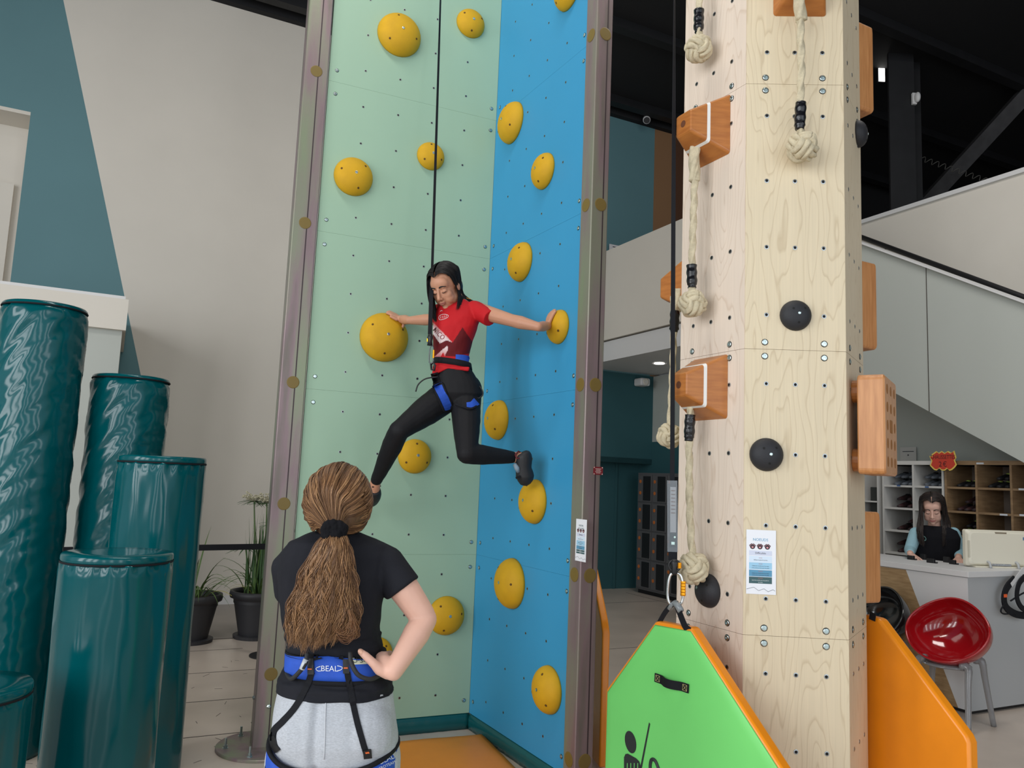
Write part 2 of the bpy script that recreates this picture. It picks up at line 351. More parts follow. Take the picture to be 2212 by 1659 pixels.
# black steel column and diagonal brace in the roof space, cable coil, lamps
stl = thing('steel_column', V((at(1950, 400, 10.0).x, 10.0, 0)), 'dark painted steel column rising behind the stair parapet into the black roof', 'column')
def bar(name, p, q, w, parent, m_=black_steel):
    p = V(p); q = V(q); t = (q - p).normalized(); s_ = t.cross(V((0, 1, 0))).normalized(); n_ = t.cross(s_)
    mb = MB(); mb.box((p + q) / 2, s_ * w / 2, n_ * w / 2, (q - p) / 2); return mb.build(name, m_, parent)
c0 = at(1950, 400, 10.0)
m_ = MB(); m_.box(V((c0.x, c0.y, CZ / 2)), V((.17, 0, 0)), V((0, .02, 0)), UZ * CZ / 2); m_.box(V((c0.x + .2, c0.y + .2, CZ / 2)), V((.16, 0, 0)), V((0, .02, 0)), UZ * CZ / 2)
m_.box(V((c0.x + .02, c0.y + .1, CZ / 2)), V((.02, 0, 0)), V((0, .11, 0)), UZ * CZ / 2)
m_.build('flange', black_steel, stl)
lite_steel = mat('dusty_black_steel', (52, 51, 53), .7, var=.25, vs_=9)
tb = thing('diagonal_brace', at(2000, 440, 11.8), 'dark diagonal steel brace crossing the black roof above the staircase', 'beam')
bar('tube', at(1985, 455, 11.8), at(2228, 190, 10.6), .2, tb, lite_steel)
tb2 = thing('roof_brace', at(2040, 230, 13.5), 'fainter second steel brace deeper in the black roof above the staircase', 'beam')
bar('tube', at(1990, 270, 13.8), at(2300, 120, 12.5), .12, tb2, black_steel)
coil = MB(); p0 = at(1968, 335, 11.2); p1 = at(2145, 395, 10.8); pts = []
for k in range(241):
    t = k / 240; c_ = p0.lerp(p1, t); ph = t * 12 * 2 * PI; pts.append(c_ + V((.02 * math.cos(ph), .03 * math.sin(ph), .026 * math.cos(ph + .6))))
coil.tube(pts, .006, 5)
tag(coil.build('spiral_cable', mat('pale_cable', (92, 90, 86), .6), smooth=True), 'pale spiral cable stretched under the dark roof beyond the parapet', 'cable')
glow = mat('lamp_glow', (255, 252, 244), .5, emit=6.0)
pl = thing('light_panel', at(1901, 160, 10.4), 'small bright rectangular light panel in the black roof by the tower', 'lamp')
q = at(1903, 160, 10.4); m_ = MB(); m_.box(q, V((.05, 0, 0)), V((0, .02, 0)), UZ * .13); m_.build('housing', black_steel, pl, bevel=.004)
m_ = MB(); m_.box(q - V((0, .022, 0)), V((.043, 0, 0)), V((0, .002, 0)), UZ * .12); m_.build('diffuser', glow, pl)
m_ = MB(); m_.tube([q + UZ * .13, V((q.x, q.y, CZ - .001))], .008, 6); m_.build('suspension', black_steel, pl)
sl = thing('siren', at(1982, 210, 9.9), 'small white rounded siren unit on the dark steel column', 'siren')
q = at(1982, 210, 9.9); m_ = MB(); m_.ell(q, .035, .05, .07, nu=16); m_.build('cover', white_gloss, sl, smooth=True)
m_ = MB(); m_.box(q + V((-.02, .05, 0)), V((.03, 0, 0)), V((0, .02, 0)), UZ * .08); m_.build('back_plate', white_gloss, sl, bevel=.005)
# surveillance camera at the ceiling corner and one on the passage wall
def secam(u, v, Y, label):
    p = at(u, v, Y); t = thing('security_camera', p, label, 'camera', 'security cameras')
    m_ = MB(); m_.lathe([(0, .16), (.1, .16), (.1, .08), (.075, .07), (0, .07)], p, n=20); m_.build('mount', white_gloss, t, smooth=True)
    d = (V((p.x * .3, 2.0, 1.5)) - p).normalized(); x, y, z = frame3(d)
    m_ = MB(); m_.tube([p + V((0, 0, .07)), p - V((0, 0, .02))], .03, 10); m_.build('neck', white_gloss, t, smooth=True)
    m_ = MB(); m_.tube([p - V((0, 0, .05)) - z * .08, p - V((0, 0, .05)) + z * .09], .06, 14); b_ = m_.build('body', white_gloss, t, smooth=False, bevel=.01)
    m_ = MB(); m_.tube([p - V((0, 0, .05)) + z * .09, p - V((0, 0, .05)) + z * .1], .05, 14); m_.build('lens', black_plastic, t, smooth=False)
secam(1397, 252, 11.9, 'white security camera hanging at the edge of the black ceiling')
p = on_pl(1387, 826, ab(0, 9.9, 0), B); t = thing('speaker', p, 'small white rounded speaker high on the teal wall below the balcony', 'speaker')
x, y, z = frame3(-B)
m_ = MB(); m_.box(p, x * .09, y * .06, z * .1); m_.build('housing', white_gloss, t, bevel=.03, seg=4)
m_ = MB(); m_.lathe([(.05, .1), (.055, .112), (.04, .115), (.0, .108)], p - z * 0.01, (x, y, z), 16); m_.build('ring', white_wall, t, smooth=True)
p = on_z(1424, 785, 3.315); t = thing('downlight', p, 'lit round downlight set in the ceiling below the balcony', 'lamp')
m_ = MB(); m_.lathe([(.1, -.004), (.1, .0), (.075, .0), (.075, -.004)], p, n=20); m_.build('bezel', white_gloss, t)
m_ = MB(); m_.lathe([(.0, -.006), (.075, -.006), (.075, 0)], p, n=20); m_.build('bulb', glow, t)
# poster leaning on the balcony parapet
def poster(u0, v0, u1, v1, Y): pass
p = on_pl(1333, 560, ab(0, 9.94, 0), B); t = thing('poster', p - UZ * .3, 'white poster with climbing shoe print on teal wall above balcony', 'poster')
x, y, z = frame3(-B)
m_ = MB(); m_.box(p, x * .15, y * .22, z * .003); m_.build('sheet', mat('poster_paper', (222, 220, 222), .6), t)
for s_ in (-1, 1):
    m_ = MB(); c_ = p + x * (.055 * s_) + y * -.01 + z * .004
    m_.ell(c_ , .02, .07, .003, ((x + y * (s_ * .6)).normalized(), (y - x * (s_ * .6)).normalized(), z), 14, 8); m_.build('shoe_print', MATS.get('print_ink') or mat('print_ink', (48, 48, 58), .6), t)
m_ = MB(); m_.ell(p + y * .13 + z * .004, .016, .016, .003, (x, y, z), 12, 8); m_.build('emblem', MATS['print_ink'], t)
m_ = MB()
for k in range(7): m_.box(p + x * (-.11 + .033 * k) + y * -.13 + z * .004, x * .008, y * .03, z * .001)
m_.box(p + y * .185 + z * .004, x * .09, y * .006, z * .001); m_.box(p + y * .09 + z * .004, x * .05, y * .01, z * .001)
m_.build('lettering', MATS['print_ink'], t)['kind'] = 'stuff'
# ================================================================== corner climbing wall with steel posts
PC = V((-.188, 5.28, 0)); PL = V((-1.262, 4.80, 0)); PR = V((.356, 4.262, 0))
gd = (PC - PL).normalized(); gn = V((gd.y, -gd.x, 0)); gw = (PC - PL).length      # mint panels: direction left to right, normal
bd = (PR - PC).normalized(); bn = V((bd.y, -bd.x, 0)); bw = (PR - PC).length      # blue panels
mint = mat('mint_panel_laminate', (156, 187, 162), .5, var=.015, vs_=2)
blue = mat('blue_panel_laminate', (52, 148, 196), .48, var=.02, vs_=2)
panel_edge = mat('panel_core', (60, 52, 44), .7)
vinyl_dark = mat('dark_green_vinyl', (14, 84, 88), .25, bump=.2, bs=14)
tower = thing('climbing_wall', (-.4, 4.75, 0), 'inside-corner climbing wall of mint green and blue panels between steel posts', 'climbing wall')
ins_me = None
def tnut_mesh(r, name='threaded_insert', n=12):
    m_ = MB(); X, Y, Z = V((1, 0, 0)), V((0, 1, 0)), UZ
    m_.lathe([(r, 0), (r, .0012), (r * .62, .0016), (r * .62, -.004)], V((0, 0, 0)), n=n, mi=0)
    m_.lathe([(r * .62, .0004), (.0001, .0004)], V((0, 0, 0)), n=n, mi=1)
    return m_.mesh(name, [steel, dark_hole], smooth=False)
def bolt_mesh(r, name='bolt', n=14):
    m_ = MB()
    m_.lathe([(r * 1.0, 0), (r, .0015), (r * .9, .002)], V((0, 0, 0)), n=n, mi=1)
    m_.lathe([(r * .86, .001), (r * .84, .0028), (r * .7, .0038), (r * .36, .004), (r * .36, .0015), (.0001, .0015)], V((0, 0, 0)), n=n, mi=0)
    return m_.mesh(name, [bolt_mat, dark_hole], smooth=False)
wall_bolt = bolt_mesh(.0125)
def panel_face(P0, d, n, w, m_, seg_z, inserts):
    R = fmat(n)
    for k, (z0, z1) in enumerate(seg_z):
        p = MB(); c = P0 + d * (w / 2) + UZ * ((z0 + z1) / 2) - n * .011
        p.box(c, d * (w / 2 - .001), -n * .011, UZ * ((z1 - z0) / 2 - .0004)); po = p.build('panel', m_, tower)
        for z in (z0 + .08, z1 - .08):
            for s_ in (.05, w - .04):
                place('bolt', wall_bolt, P0 + d * s_ + UZ * z, R, po)
        # small threaded inserts, a few pixels each
        ib = MB(); X, Y, Z = frame3(n)
        for i in range(4):
            for j_ in range(4):
                q = P0 + d * (w * (.2 + .2 * i)) + UZ * (z0 + .125 + .25 * j_)
                ib.lathe([(.0082, 0), (.0082, .001), (.0052, .0012), (.0052, .0005)], q, (X, Y, Z), 8, 0); ib.lathe([(.0052, .0006), (.0002, .0006)], q, (X, Y, Z), 8, 1)
        io = ib.build('threaded_inserts', [steel, dark_hole], po); io['kind'] = 'stuff'
segs = [(.1 + k, 1.1 + k) for k in range(6)]
panel_face(PL, gd, gn, gw, mint, segs, True)
panel_face(PC, bd, bn, bw, blue, segs, True)
# inner corner profile
m_ = MB(); m_.box(PC + UZ * 3.05 - (gn + bn) * .012, gd * .008, gn * .008, UZ * 3.05); m_.build('corner_profile', steel, tower)
# skirts under the panels
for P0, d, n, w in ((PL, gd, gn, gw), (PC, bd, bn, bw)):
    rsn = []; N_ = 40
    m_ = MB()
    for k in range(N_ + 1):
        q = P0 + d * (w * k / N_); a_ = .008 * noise.noise(V((k * .7, d.x * 9, 0))); b_ = .006 * noise.noise(V((k * .9, 3 + d.x * 9, 0)))
        rsn.append([q - n * .03 + UZ * .001, q + n * (.004 + b_) + UZ * .002, q + n * (.012 + a_) + UZ * .03, q + n * (.01 + b_) + UZ * .07, q - n * .004 + UZ * .098, q - n * .03 + UZ * .098])
    m_.rings(rsn); m_.build('skirt', vinyl_dark, tower, smooth=True)
# galvanised posts
zinc = mat('yellow_zinc_steel', (150, 150, 128), .42, .35, bump=.04, bs=40)
nt = zinc.node_tree; N = nt.nodes.new; L = nt.links.new; bs_ = nt.nodes['Principled BSDF']
tc = N('ShaderNodeTexCoord'); mp = N('ShaderNodeMapping'); mp.inputs['Scale'].default_value = (5, 5, .7); L(tc.outputs['Object'], mp.inputs[0])
nz = N('ShaderNodeTexNoise'); nz.inputs['Scale'].default_value = 1.6; nz.inputs['Detail'].default_value = 5; L(mp.outputs[0], nz.inputs[0])
rp = N('ShaderNodeValToRGB'); L(nz.outputs[0], rp.inputs[0]); e = rp.color_ramp.elements
e[0].position = .3; e[0].color = lin((118, 110, 104)); e[1].position = .72; e[1].color = lin((134, 146, 118))
q_ = e.new(.42); q_.color = lin((138, 118, 122)); q_ = e.new(.55); q_.color = lin((138, 136, 122)); L(rp.outputs[0], bs_.inputs['Base Color'])
plug_mat = mat('olive_plastic_cap', (118, 98, 44), .5)
seam_mat = mat('weld_seam', (70, 58, 62), .5, .5)
def post(name, c, d, n, wd, wn, plugs, seamside):
    """square tube: d = along the panel, n = panel normal; c = centre on the floor"""
    m_ = MB(); m_.box(c + UZ * 3.1, d * wd / 2, n * wn / 2, UZ * 3.1); po = m_.build(name, zinc, tower, bevel=.008, seg=3)
    for q, nn in plugs:
        x, y, z = frame3(nn); mm = MB(); mm.lathe([(.0375, 0), (.0375, .0015), (.034, .0025), (.0001, .0028)], q, (x, y, z), 24); mm.build('cap', plug_mat, po)
    return po
lp_c = PL - gd * .082 - gn * .035
fpl = lp_c + gn * .056
def fp(u, v, p, n): return on_pl(u, v, p, n)
plugs = []
for z in (.42, 1.4, 2.13, 3.13, 4.13, 5.13): plugs.append((V((lp_c.x, lp_c.y, z)) + gn * .0552, gn))
lpost = post('post', lp_c, gd, gn, .15, .11, plugs, 1)
m_ = MB(); m_.box(lp_c + gd * .012 + gn * .0552 + UZ * 3.1, gd * .0035, gn * .0008, UZ * 3.1); m_.build('weld_seam', seam_mat, lpost)
rp_c = PR + bd * .062 - bn * .035
plugs = []
for z in (.2, 1.12, 2.12, 3.12, 4.12, 5.12):
    plugs.append((V((rp_c.x, rp_c.y, z)) + bn * .0552, bn)); plugs.append((V((rp_c.x, rp_c.y, z)) + bd * .0552 - bn * .005, bd))
rpost = post('post', rp_c, bd, bn, .11, .11, plugs, 1)
m_ = MB(); m_.box(rp_c + bd * .0552 - bn * .02 + UZ * 3.1, bn * .0035, bd * .0008, UZ * 3.1); m_.build('weld_seam', seam_mat, rpost)
for pc_, po in ((lp_c, lpost), (rp_c, rpost)):
    m_ = MB(); m_.lathe([(.0001, .001), (.27, .001), (.27, .012), (.266, .016), (.0001, .016)], pc_, n=48); m_.build('base_plate', zinc, po, smooth=False)
    m_ = MB()
    for k in range(6):
        a_ = k * PI / 3 + .45; q = pc_ + V((math.cos(a_), math.sin(a_), 0)) * .215
        m_.lathe([(.018, .015), (.018, .018), (.012, .018), (.012, .032), (.007, .032), (.007, .07), (.0001, .072)], q, n=6, mi=0)
    m_.build('anchor_bolt', bolt_mat, po)
for q in (on_pl(557, 1590, lp_c - gd * .0755, gd), ):
    m_ = MB(); x, y, z = frame3(-gd); m_.lathe([(.012, 0), (.012, .008), (.006, .012), (.0001, .012)], V((lp_c.x, lp_c.y, .28)) - gd * .075, (x, y, z), 6); m_.build('bolt', bolt_mat, lpost)
    x, y, z = frame3(gn); m_ = MB(); m_.lathe([(.012, 0), (.012, .008), (.006, .012), (.0001, .012)], V((lp_c.x, lp_c.y, .24)) + gn * .055, (x, y, z), 6); m_.build('bolt', bolt_mat, lpost)
# small red rating plate on the right post
red_plate = mat('dark_red_plate', (120, 22, 34), .5)
q = on_pl(1292, 1017, rp_c + bd * .056, bd); x, y, z = frame3(bd)
pl_ = MB(); pl_.box(q, x * .03, y * .021, z * .0012); PLT = pl_.build('rating_plate', red_plate, rpost)
m_ = MB()
for i in (-1, 1):
    for j_ in (-1, 1): m_.lathe([(.003, 0), (.003, .002), (.0001, .0025)], q + x * (.026 * i) + y * (.017 * j_), (x, y, z), 8)
for k in range(4): m_.box(q + y * (.01 - .007 * k) + z * .0014, x * (.018 - .004 * (k % 2)), y * .0012, z * .0003)
m_.build('lettering', mat('pale_print', (222, 205, 200), .6), rpost)['kind'] = 'stuff'

# orange landing mat
orange_v = mat('orange_vinyl', (238, 140, 16), .36, var=.04, vs_=5, bump=.06, bs=5)
P1 = on_z(1042, 1578, .05); dr = (on_z(1122, 1659, .05) - P1).normalized(); dl_ = (on_z(862, 1594, .05) - P1).normalized()
q0 = P1; q1 = P1 + dr * 1.25; q3 = P1 + dl_ * 1.0; q2 = q3 + dr * 1.25
m_ = MB(); N_ = 24; top = []
for i in range(N_ + 1):
    for k in range(N_ + 1):
        s_, t_ = i / N_, k / N_; q = q0.lerp(q3, s_).lerp(q1.lerp(q2, s_), t_)
        e_ = min(s_, 1 - s_, t_, 1 - t_); top.append(V((q.x, q.y, .05 - .02 * max(0, 1 - e_ * 14) ** 2 + .004 * noise.noise(q * 3.0) + .0025 * noise.noise(V((q.x * 18, q.y * 6, 0))) * max(0, 1 - e_ * 4))))
n1 = N_ + 1
m_.add(top, [(i * n1 + k, i * n1 + k + 1, (i + 1) * n1 + k + 1, (i + 1) * n1 + k) for i in range(N_) for k in range(N_)])
edge = [i * n1 for i in range(n1)] + [N_ * n1 + k for k in range(1, n1)] + [i * n1 + N_ for i in range(N_ - 1, -1, -1)] + [k for k in range(N_ - 1, 0, -1)]
low = [V((top[i].x, top[i].y, .001)) for i in edge]; E_ = len(edge); o_ = len(m_.v)
m_.add(low, []); m_.f += [(edge[i], edge[(i + 1) % E_], o_ + (i + 1) % E_, o_ + i) for i in range(E_)]; m_.m += [0] * E_
m_.f += [tuple(o_ + i for i in reversed(range(E_)))]; m_.m += [0]
LM = thing('landing_mat', V((q0.lerp(q2, .5).x, q0.lerp(q2, .5).y, 0)), 'flat orange vinyl landing mat on the floor below the mint panels', 'mat')
m_.build('cover', orange_v, LM, smooth=True)

# ------------------------------------------------------------------ yellow dome holds
ochre = mat('ochre_hold_resin', (206, 158, 10), .72, var=.08, vs_=9, bump=.12, bs=260, detail=6)
screw_mat = bolt_mat
def dome(name, c, n, r, h, mt, label, cat, group, holes, bolt=(.2, .15), tilt=0.0, seed=0, sc=(1, 1)):
    x, y, z = frame3(n); t = thing(name, c, label, cat, group)
    rr = random.Random(seed); m_ = MB(); prof = []
    K = 12
    for k in range(K + 1):
        a_ = k / K * PI / 2; rho = math.cos(a_) ** .92; zz = math.sin(a_) ** .95
        prof.append((max(r * rho, 1e-4), h * zz + .001))
    m_.lathe([(r * .985, 0.0005)] + prof, c, (x * sc[0], y * sc[1], z), 32)
    m_.build('body', mt, t, smooth=True)
    def surf(px_, py_):
        rho = min(.97, math.hypot(px_, py_)); zz = math.sin(math.acos(rho ** (1 / .92))) ** .95
        p = c + x * (px_ * r) + y * (py_ * r) + z * (h * zz + .001)
        nn = (x * (px_ / r) + y * (py_ / r) + z * max(zz, .05) / h * (1 if rho else 1)).normalized()
        return p, nn
    p, nn = surf(*bolt); a, b, c2 = frame3(nn)
    mm = MB(); s_ = min(1, r / .1)
    mm.lathe([(.0095 * s_, -.002), (.0095 * s_, .001), (.006 * s_, .0015), (.006 * s_, .0004), (.0001, .0004)], p, (a, b, c2), 12); mm.build('bolt', bolt_mat, t)
    for hx, hy in holes:
        p, nn = surf(hx, hy); a, b, c2 = frame3(nn); mm = MB()
        mm.lathe([(.0075 * s_, -.001), (.0072 * s_, .0008), (.0045 * s_, .0009), (.0001, .0007)], p, (a, b, c2), 10); mm.build('screw_hole', hole_mat if mt is ochre else dark_hole, t)
    return t
hole_mat = mat('hold_screw_hole', (92, 62, 8), .8)
GH = [(865, 83, 51, 'largest yellow dome hold, top of the mint panel left of the rope'), (1018, 56, 34, 'small yellow dome hold at the top of the mint panel beside the blue panel'),
      (766, 386, 44, 'yellow dome hold near the left post, high on the mint panel'), (932, 341, 32, 'small yellow dome hold directly behind the climber rope'),
      (833, 731, 54, 'big yellow dome hold under the climber hand on mint panel'), (898, 986, 37, 'yellow dome hold between the climber legs on the mint panel'),
      (966, 1328, 40, 'yellow dome hold behind the elbow of the woman below'), (814, 1412, 36, 'yellow dome hold mostly hidden behind the waist of the woman below'),
      (765, 1108, 27, 'small yellow dome hold under the left foot of the climber')]
hrng = random.Random(5)
for k, (u, v, rp_, lab) in enumerate(GH):
    c = on_pl(u, v, PL, gn); r = rp_ / F * c.y * 1.0; h = r * .62
    # the dome is seen a little from below and from the right: its base sits slightly up-left of the outline's centre
    c = c - gd * (h * .12) - UZ * (h * (c.z - 1.6) / c.y * -.3)
    a0 = hrng.uniform(0, 6.28)
    dome('climbing_hold', c, gn, r, h, ochre, lab, 'climbing hold', 'yellow dome holds on the mint panel', [(.72 * math.cos(a0 + i * 2.1), .72 * math.sin(a0 + i * 2.1)) for i in range(3)], bolt=(.02, .05), seed=k)
BH = [(1224, -14, 47, 22, 'topmost yellow dome hold on the blue panel, cut by the picture edge'), (1103, 271, 47, 24, 'yellow dome hold high on the blue panel at the corner'),
      (1172, 374, 41, 25, 'yellow dome hold on the blue panel just below and right of the high corner one'), (1123, 569, 44, 29, 'yellow dome hold on the blue panel level with the climber head'),
      (1204, 708, 38, 26, 'yellow dome hold gripped by the climber on the blue panel'), (1073, 908, 43, 28, 'yellow dome hold beside the climber hip on the blue panel'),
      (1150, 1083, 47, 28, 'yellow dome hold under the climbing shoe on the blue panel'), (1101, 1258, 52, 27, 'yellow dome hold low on the blue panel by the corner'),
      (1180, 1486, 48, 29, 'lowest yellow dome hold on the blue panel')]
BHC = []
for k, (u, v, ry, rx, lab) in enumerate(BH):
    c = on_pl(u, v, PC, bn); r = ry / F * c.y; h = r * .66
    c = c + bd * (h * .42)
    BHC.append((c, r, h))
    a0 = hrng.uniform(0, 6.28)
    dome('climbing_hold', c, bn, r, h, ochre, lab, 'climbing hold', 'yellow dome holds on the blue panel', [(.72 * math.cos(a0 + i * 2.1), .72 * math.sin(a0 + i * 2.1)) for i in range(3)], bolt=(.02, .05), seed=k + 20)
# ================================================================== hexagonal plywood tower
ply_f = plywood('birch_ply_cream', (220, 204, 174), (186, 164, 130), 3.1)
ply_l = plywood('birch_ply_lit_pink', (222, 206, 190), (194, 170, 148), 8.4)  # left face: its pinkish light is put into the ply colour
ply_r = plywood('birch_ply_plain', (210, 195, 168), (184, 162, 130), 15.7)
ply_x = plywood('birch_ply_back', (222, 208, 180), (196, 174, 136), 21.3)
H1 = V((.848, 2.85, 0)); H2 = V((1.213, 2.83, 0)); hs = (H2 - H1).length; ang = math.atan2(H2.y - H1.y, H2.x - H1.x)
hx_ = [H1, H2]
for k in range(1, 5):
    hx_.append(hx_[-1] + V((math.cos(ang + k * PI / 3), math.sin(ang + k * PI / 3), 0)) * hs)
# faces: 0 front, 1 right, 2 right back, 3 back, 4 left back, 5 left
HC = sum(hx_, V((0, 0, 0))) / 6
zz_ = [.07, 1.092, 2.112, 3.14, 4.165, 5.19]
ctow = thing('climbing_tower', V((HC.x, HC.y, 0)), 'pale birch plywood climbing tower with flat sides, rope knots and wooden holds', 'climbing tower')
tn = tnut_mesh(.0085); bm_ = bolt_mesh(.0122)
def hface(i):
    p = hx_[i]; q = hx_[(i + 1) % 6]; d = (q - p).normalized(); return p, d, V((d.y, -d.x, 0))
green_bolt = None
for i in range(6):
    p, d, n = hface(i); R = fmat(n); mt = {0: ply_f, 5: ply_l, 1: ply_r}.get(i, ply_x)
    for z0, z1 in zip(zz_, zz_[1:]):
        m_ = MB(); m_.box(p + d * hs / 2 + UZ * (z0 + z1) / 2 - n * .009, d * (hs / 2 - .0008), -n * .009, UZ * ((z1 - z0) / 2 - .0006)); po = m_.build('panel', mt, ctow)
        if i in (0, 1, 5):
            for s_ in (.215, .5, .785):
                for k in range(4): place('threaded_insert', tn, p + d * (hs * s_) + UZ * (z0 + (z1 - z0) * (.125 + .25 * k)), R, po)
            for s_ in (.2, .785):
                for z in (z0 + .026, z1 - .026): place('bolt', bm_, p + d * (hs * s_) + UZ * z, R, po)
m_ = MB(); m_.prism([hx_[k].lerp(HC, .1) for k in range(6)], UZ * .07); m_.build('base', black_steel, ctow)
def cpt(i, u, v, off=0.0):
    p, d, n = hface(i); return on_pl(u, v, p + n * off, n)
# black half-round holds
blk_hold = mat('black_hold_resin', (34, 35, 40), .62, bump=.12, bs=300)
for i, u, v, r, lab, bo in ((0, 1718, 682, .057, 'upper black dome hold on the front of the plywood tower', (.05, .05)), (0, 1655, 982, .06, 'black dome hold above the paper sign on the plywood tower', (.1, .0)),
                            (5, 1532, 1276, .062, 'black dome hold below the lowest rope knot', (-.35, .15)), (1, 1852, 290, .055, 'black dome hold in profile on the shaded right side of the tower', (.3, 0))):
    c = cpt(i, u, v); dome('climbing_hold', c, hface(i)[2], r, r * .7, blk_hold, lab, 'climbing hold', 'black dome holds on the tower', [(-.3, .35), (.45, .4), (.05, -.55)], bolt=bo)
# wooden blocks with a white stripe
cedar = mat('stained_orange_wood', (186, 118, 54), .42, col2=(160, 94, 38), vs_=3.0, stretch=(3, 3, 22), coat=.15, detail=6)
cedar_v = mat('stained_orange_wood_upright', (204, 144, 90), .42, col2=(176, 116, 66), vs_=3.0, stretch=(24, 24, 2.0), coat=.15, detail=6)
stripe = mat('white_stripe', (228, 226, 222), .5)
hole_wood = mat('drilled_hole', (96, 52, 24), .7)
def rrect(c, x, y, hw, hh, r, n=4):
    out = []
    for sx, sy, a0 in ((1, 1, 0), (-1, 1, PI / 2), (-1, -1, PI), (1, -1, 1.5 * PI)):
        for k in range(n + 1):
            a_ = a0 + k / n * PI / 2; out.append(c + x * (sx * (hw - r) + r * math.cos(a_)) + y * (sy * (hh - r) + r * math.sin(a_)))
    return out
def wood_block(i, c, lab, hw=.1, hh=.122, depth=.15, hole=True, sh=(0, 0), fw=.44, fh=.36):
    p, d, n = hface(i); x, y, z = frame3(n); t = thing('wooden_hold', c, lab, 'climbing hold', 'wooden blocks with a white stripe')
    def sec(s_):
        k = s_; return rrect(c + z * (depth * s_ + .0008), x, y, hw + (hw * fw - hw) * k, hh + (hh * fh - hh) * k, .012 if s_ < .99 else .006)
    m_ = MB(); m_.rings([sec(0), sec(.06), sec(.5)]); m_.build('base_block', cedar, t, smooth=False)
    m_ = MB(); m_.rings([sec(.5), sec(.58)]); m_.build('stripe', stripe, t)
    m_ = MB(); m_.rings([sec(.58), sec(.97), [q - z * 0 for q in rrect(c + z * (depth + .0008), x, y, hw * fw - .003, hh * fh - .003, .005)]]); m_.build('front_block', cedar, t)
    if hole:
        m_ = MB(); m_.lathe([(.014, 0), (.014, .001), (.0001, .0011)], c + z * (depth + .0006), (x, y, z), 16); m_.build('screw_hole', hole_wood, t)
        m_ = MB(); q = c - y * (hh * .76) + z * (depth * .25) + x * .03; m_.ell(q - y * .003, .007, .004, .007, (x, y, z), 10, 6); m_.build('side_hole', dark_hole, t)
    return t
wb1 = cpt(5, 1540, 287); wb2 = cpt(5, 1533, 839); wb4 = cpt(0, 1727, -28)
wood_block(5, wb1, 'upper orange wooden block hold with white stripe and hanging rope')
wood_block(5, wb2, 'lower orange wooden block hold with white stripe and hanging rope')
wood_block(0, wb4, 'orange wooden block hold at the top edge on the tower front', sh=(0, 0))
p4, d4, n4 = hface(4); wb3 = p4 + d4 * (hs * .5) + UZ * on_pl(1478, 590, V((.62, 3.3, 0)), V((0, 1, 0))).z
wood_block(4, V((wb3.x, wb3.y, 2.46)), 'orange wooden block hold in profile at the far left edge of the tower', depth=.15)
# slabs on the far right side seen edge-on
p2, d2, n2 = hface(2)
for v0, v1, lab in ((65, 250, 'topmost orange wooden slab hold behind the right tower edge'), (572, 757, 'middle orange wooden slab hold behind the right tower edge'), (1105, 1300, 'lowest orange wooden slab hold behind the right tower edge')):
    base = p2 + d2 * .11; z0 = on_pl(1878, v1, base, V((0, 1, 0))).z; z1 = on_pl(1878, v0, base, V((0, 1, 0))).z
    m_ = MB(); x, y, z = frame3(n2); c = V((base.x, base.y, (z0 + z1) / 2))
    t = thing('wooden_hold', V((base.x, base.y, z0)), lab, 'climbing hold', 'wooden slabs on the tower')
    m_.rings([rrect(c + z * .001, x, y, .09, (z1 - z0) / 2, .015), rrect(c + z * .11, x, y, .088, (z1 - z0) / 2, .015), rrect(c + z * .125, x, y, .078, (z1 - z0) / 2 - .012, .012)]); m_.build('slab', cedar_v, t)
    m_ = MB(); m_.lathe([(.01, 0), (.01, .002), (.0001, .002)], c + z * .125, (x, y, z), 12); m_.build('bolt', bolt_mat, t)
# perforated box hold on two round feet
p1, d1, n1_ = hface(1); x, y, z = frame3(n1_)
c = p1 + d1 * (hs * .5) + UZ * on_pl(1885, 914, p1 + n1_ * .07, V((0, 1, 0))).z
t = thing('perforated_hold', c - UZ * .18, 'orange wooden box hold drilled with rows of holes on two round feet', 'climbing hold')
m_ = MB(); sg = [rrect(c + z * .03, x, y, .148, .176, .02), rrect(c + z * .034, x, y, .152, .18, .02), rrect(c + z * .116, x, y, .152, .18, .02), rrect(c + z * .122, x, y, .146, .174, .018)]
m_.rings(sg); m_.build('box', cedar_v, t)
for s_ in (-1, 1):
    m_ = MB(); m_.lathe([(.042, .0008), (.042, .031), (.0001, .031)], c + y * (.128 * s_) - x * .06, (x, y, z), 24); m_.build('foot', cedar, t, smooth=False)
    m_ = MB(); m_.lathe([(.042, .0008), (.042, .031), (.0001, .031)], c + y * (.128 * s_) + x * .08, (x, y, z), 24); m_.build('foot', cedar, t, smooth=False)
gold = mat('fresh_drilled_wood', (150, 96, 36), .6)
for i in (-1, 0, 1):
    for k in range(-2, 3):
        q = c + x * (.09 * i) + y * (.066 * k) + z * .1222; m_ = MB()
        if i == 0 and k == 0: m_.prism(rrect(q, x, y, .032, .024, .008), z * .0006)
        else: m_.lathe([(.0185, 0), (.0185, .0006), (.0001, .0007)], q, (x, y, z), 16)
        m_.build('hole', gold, t)

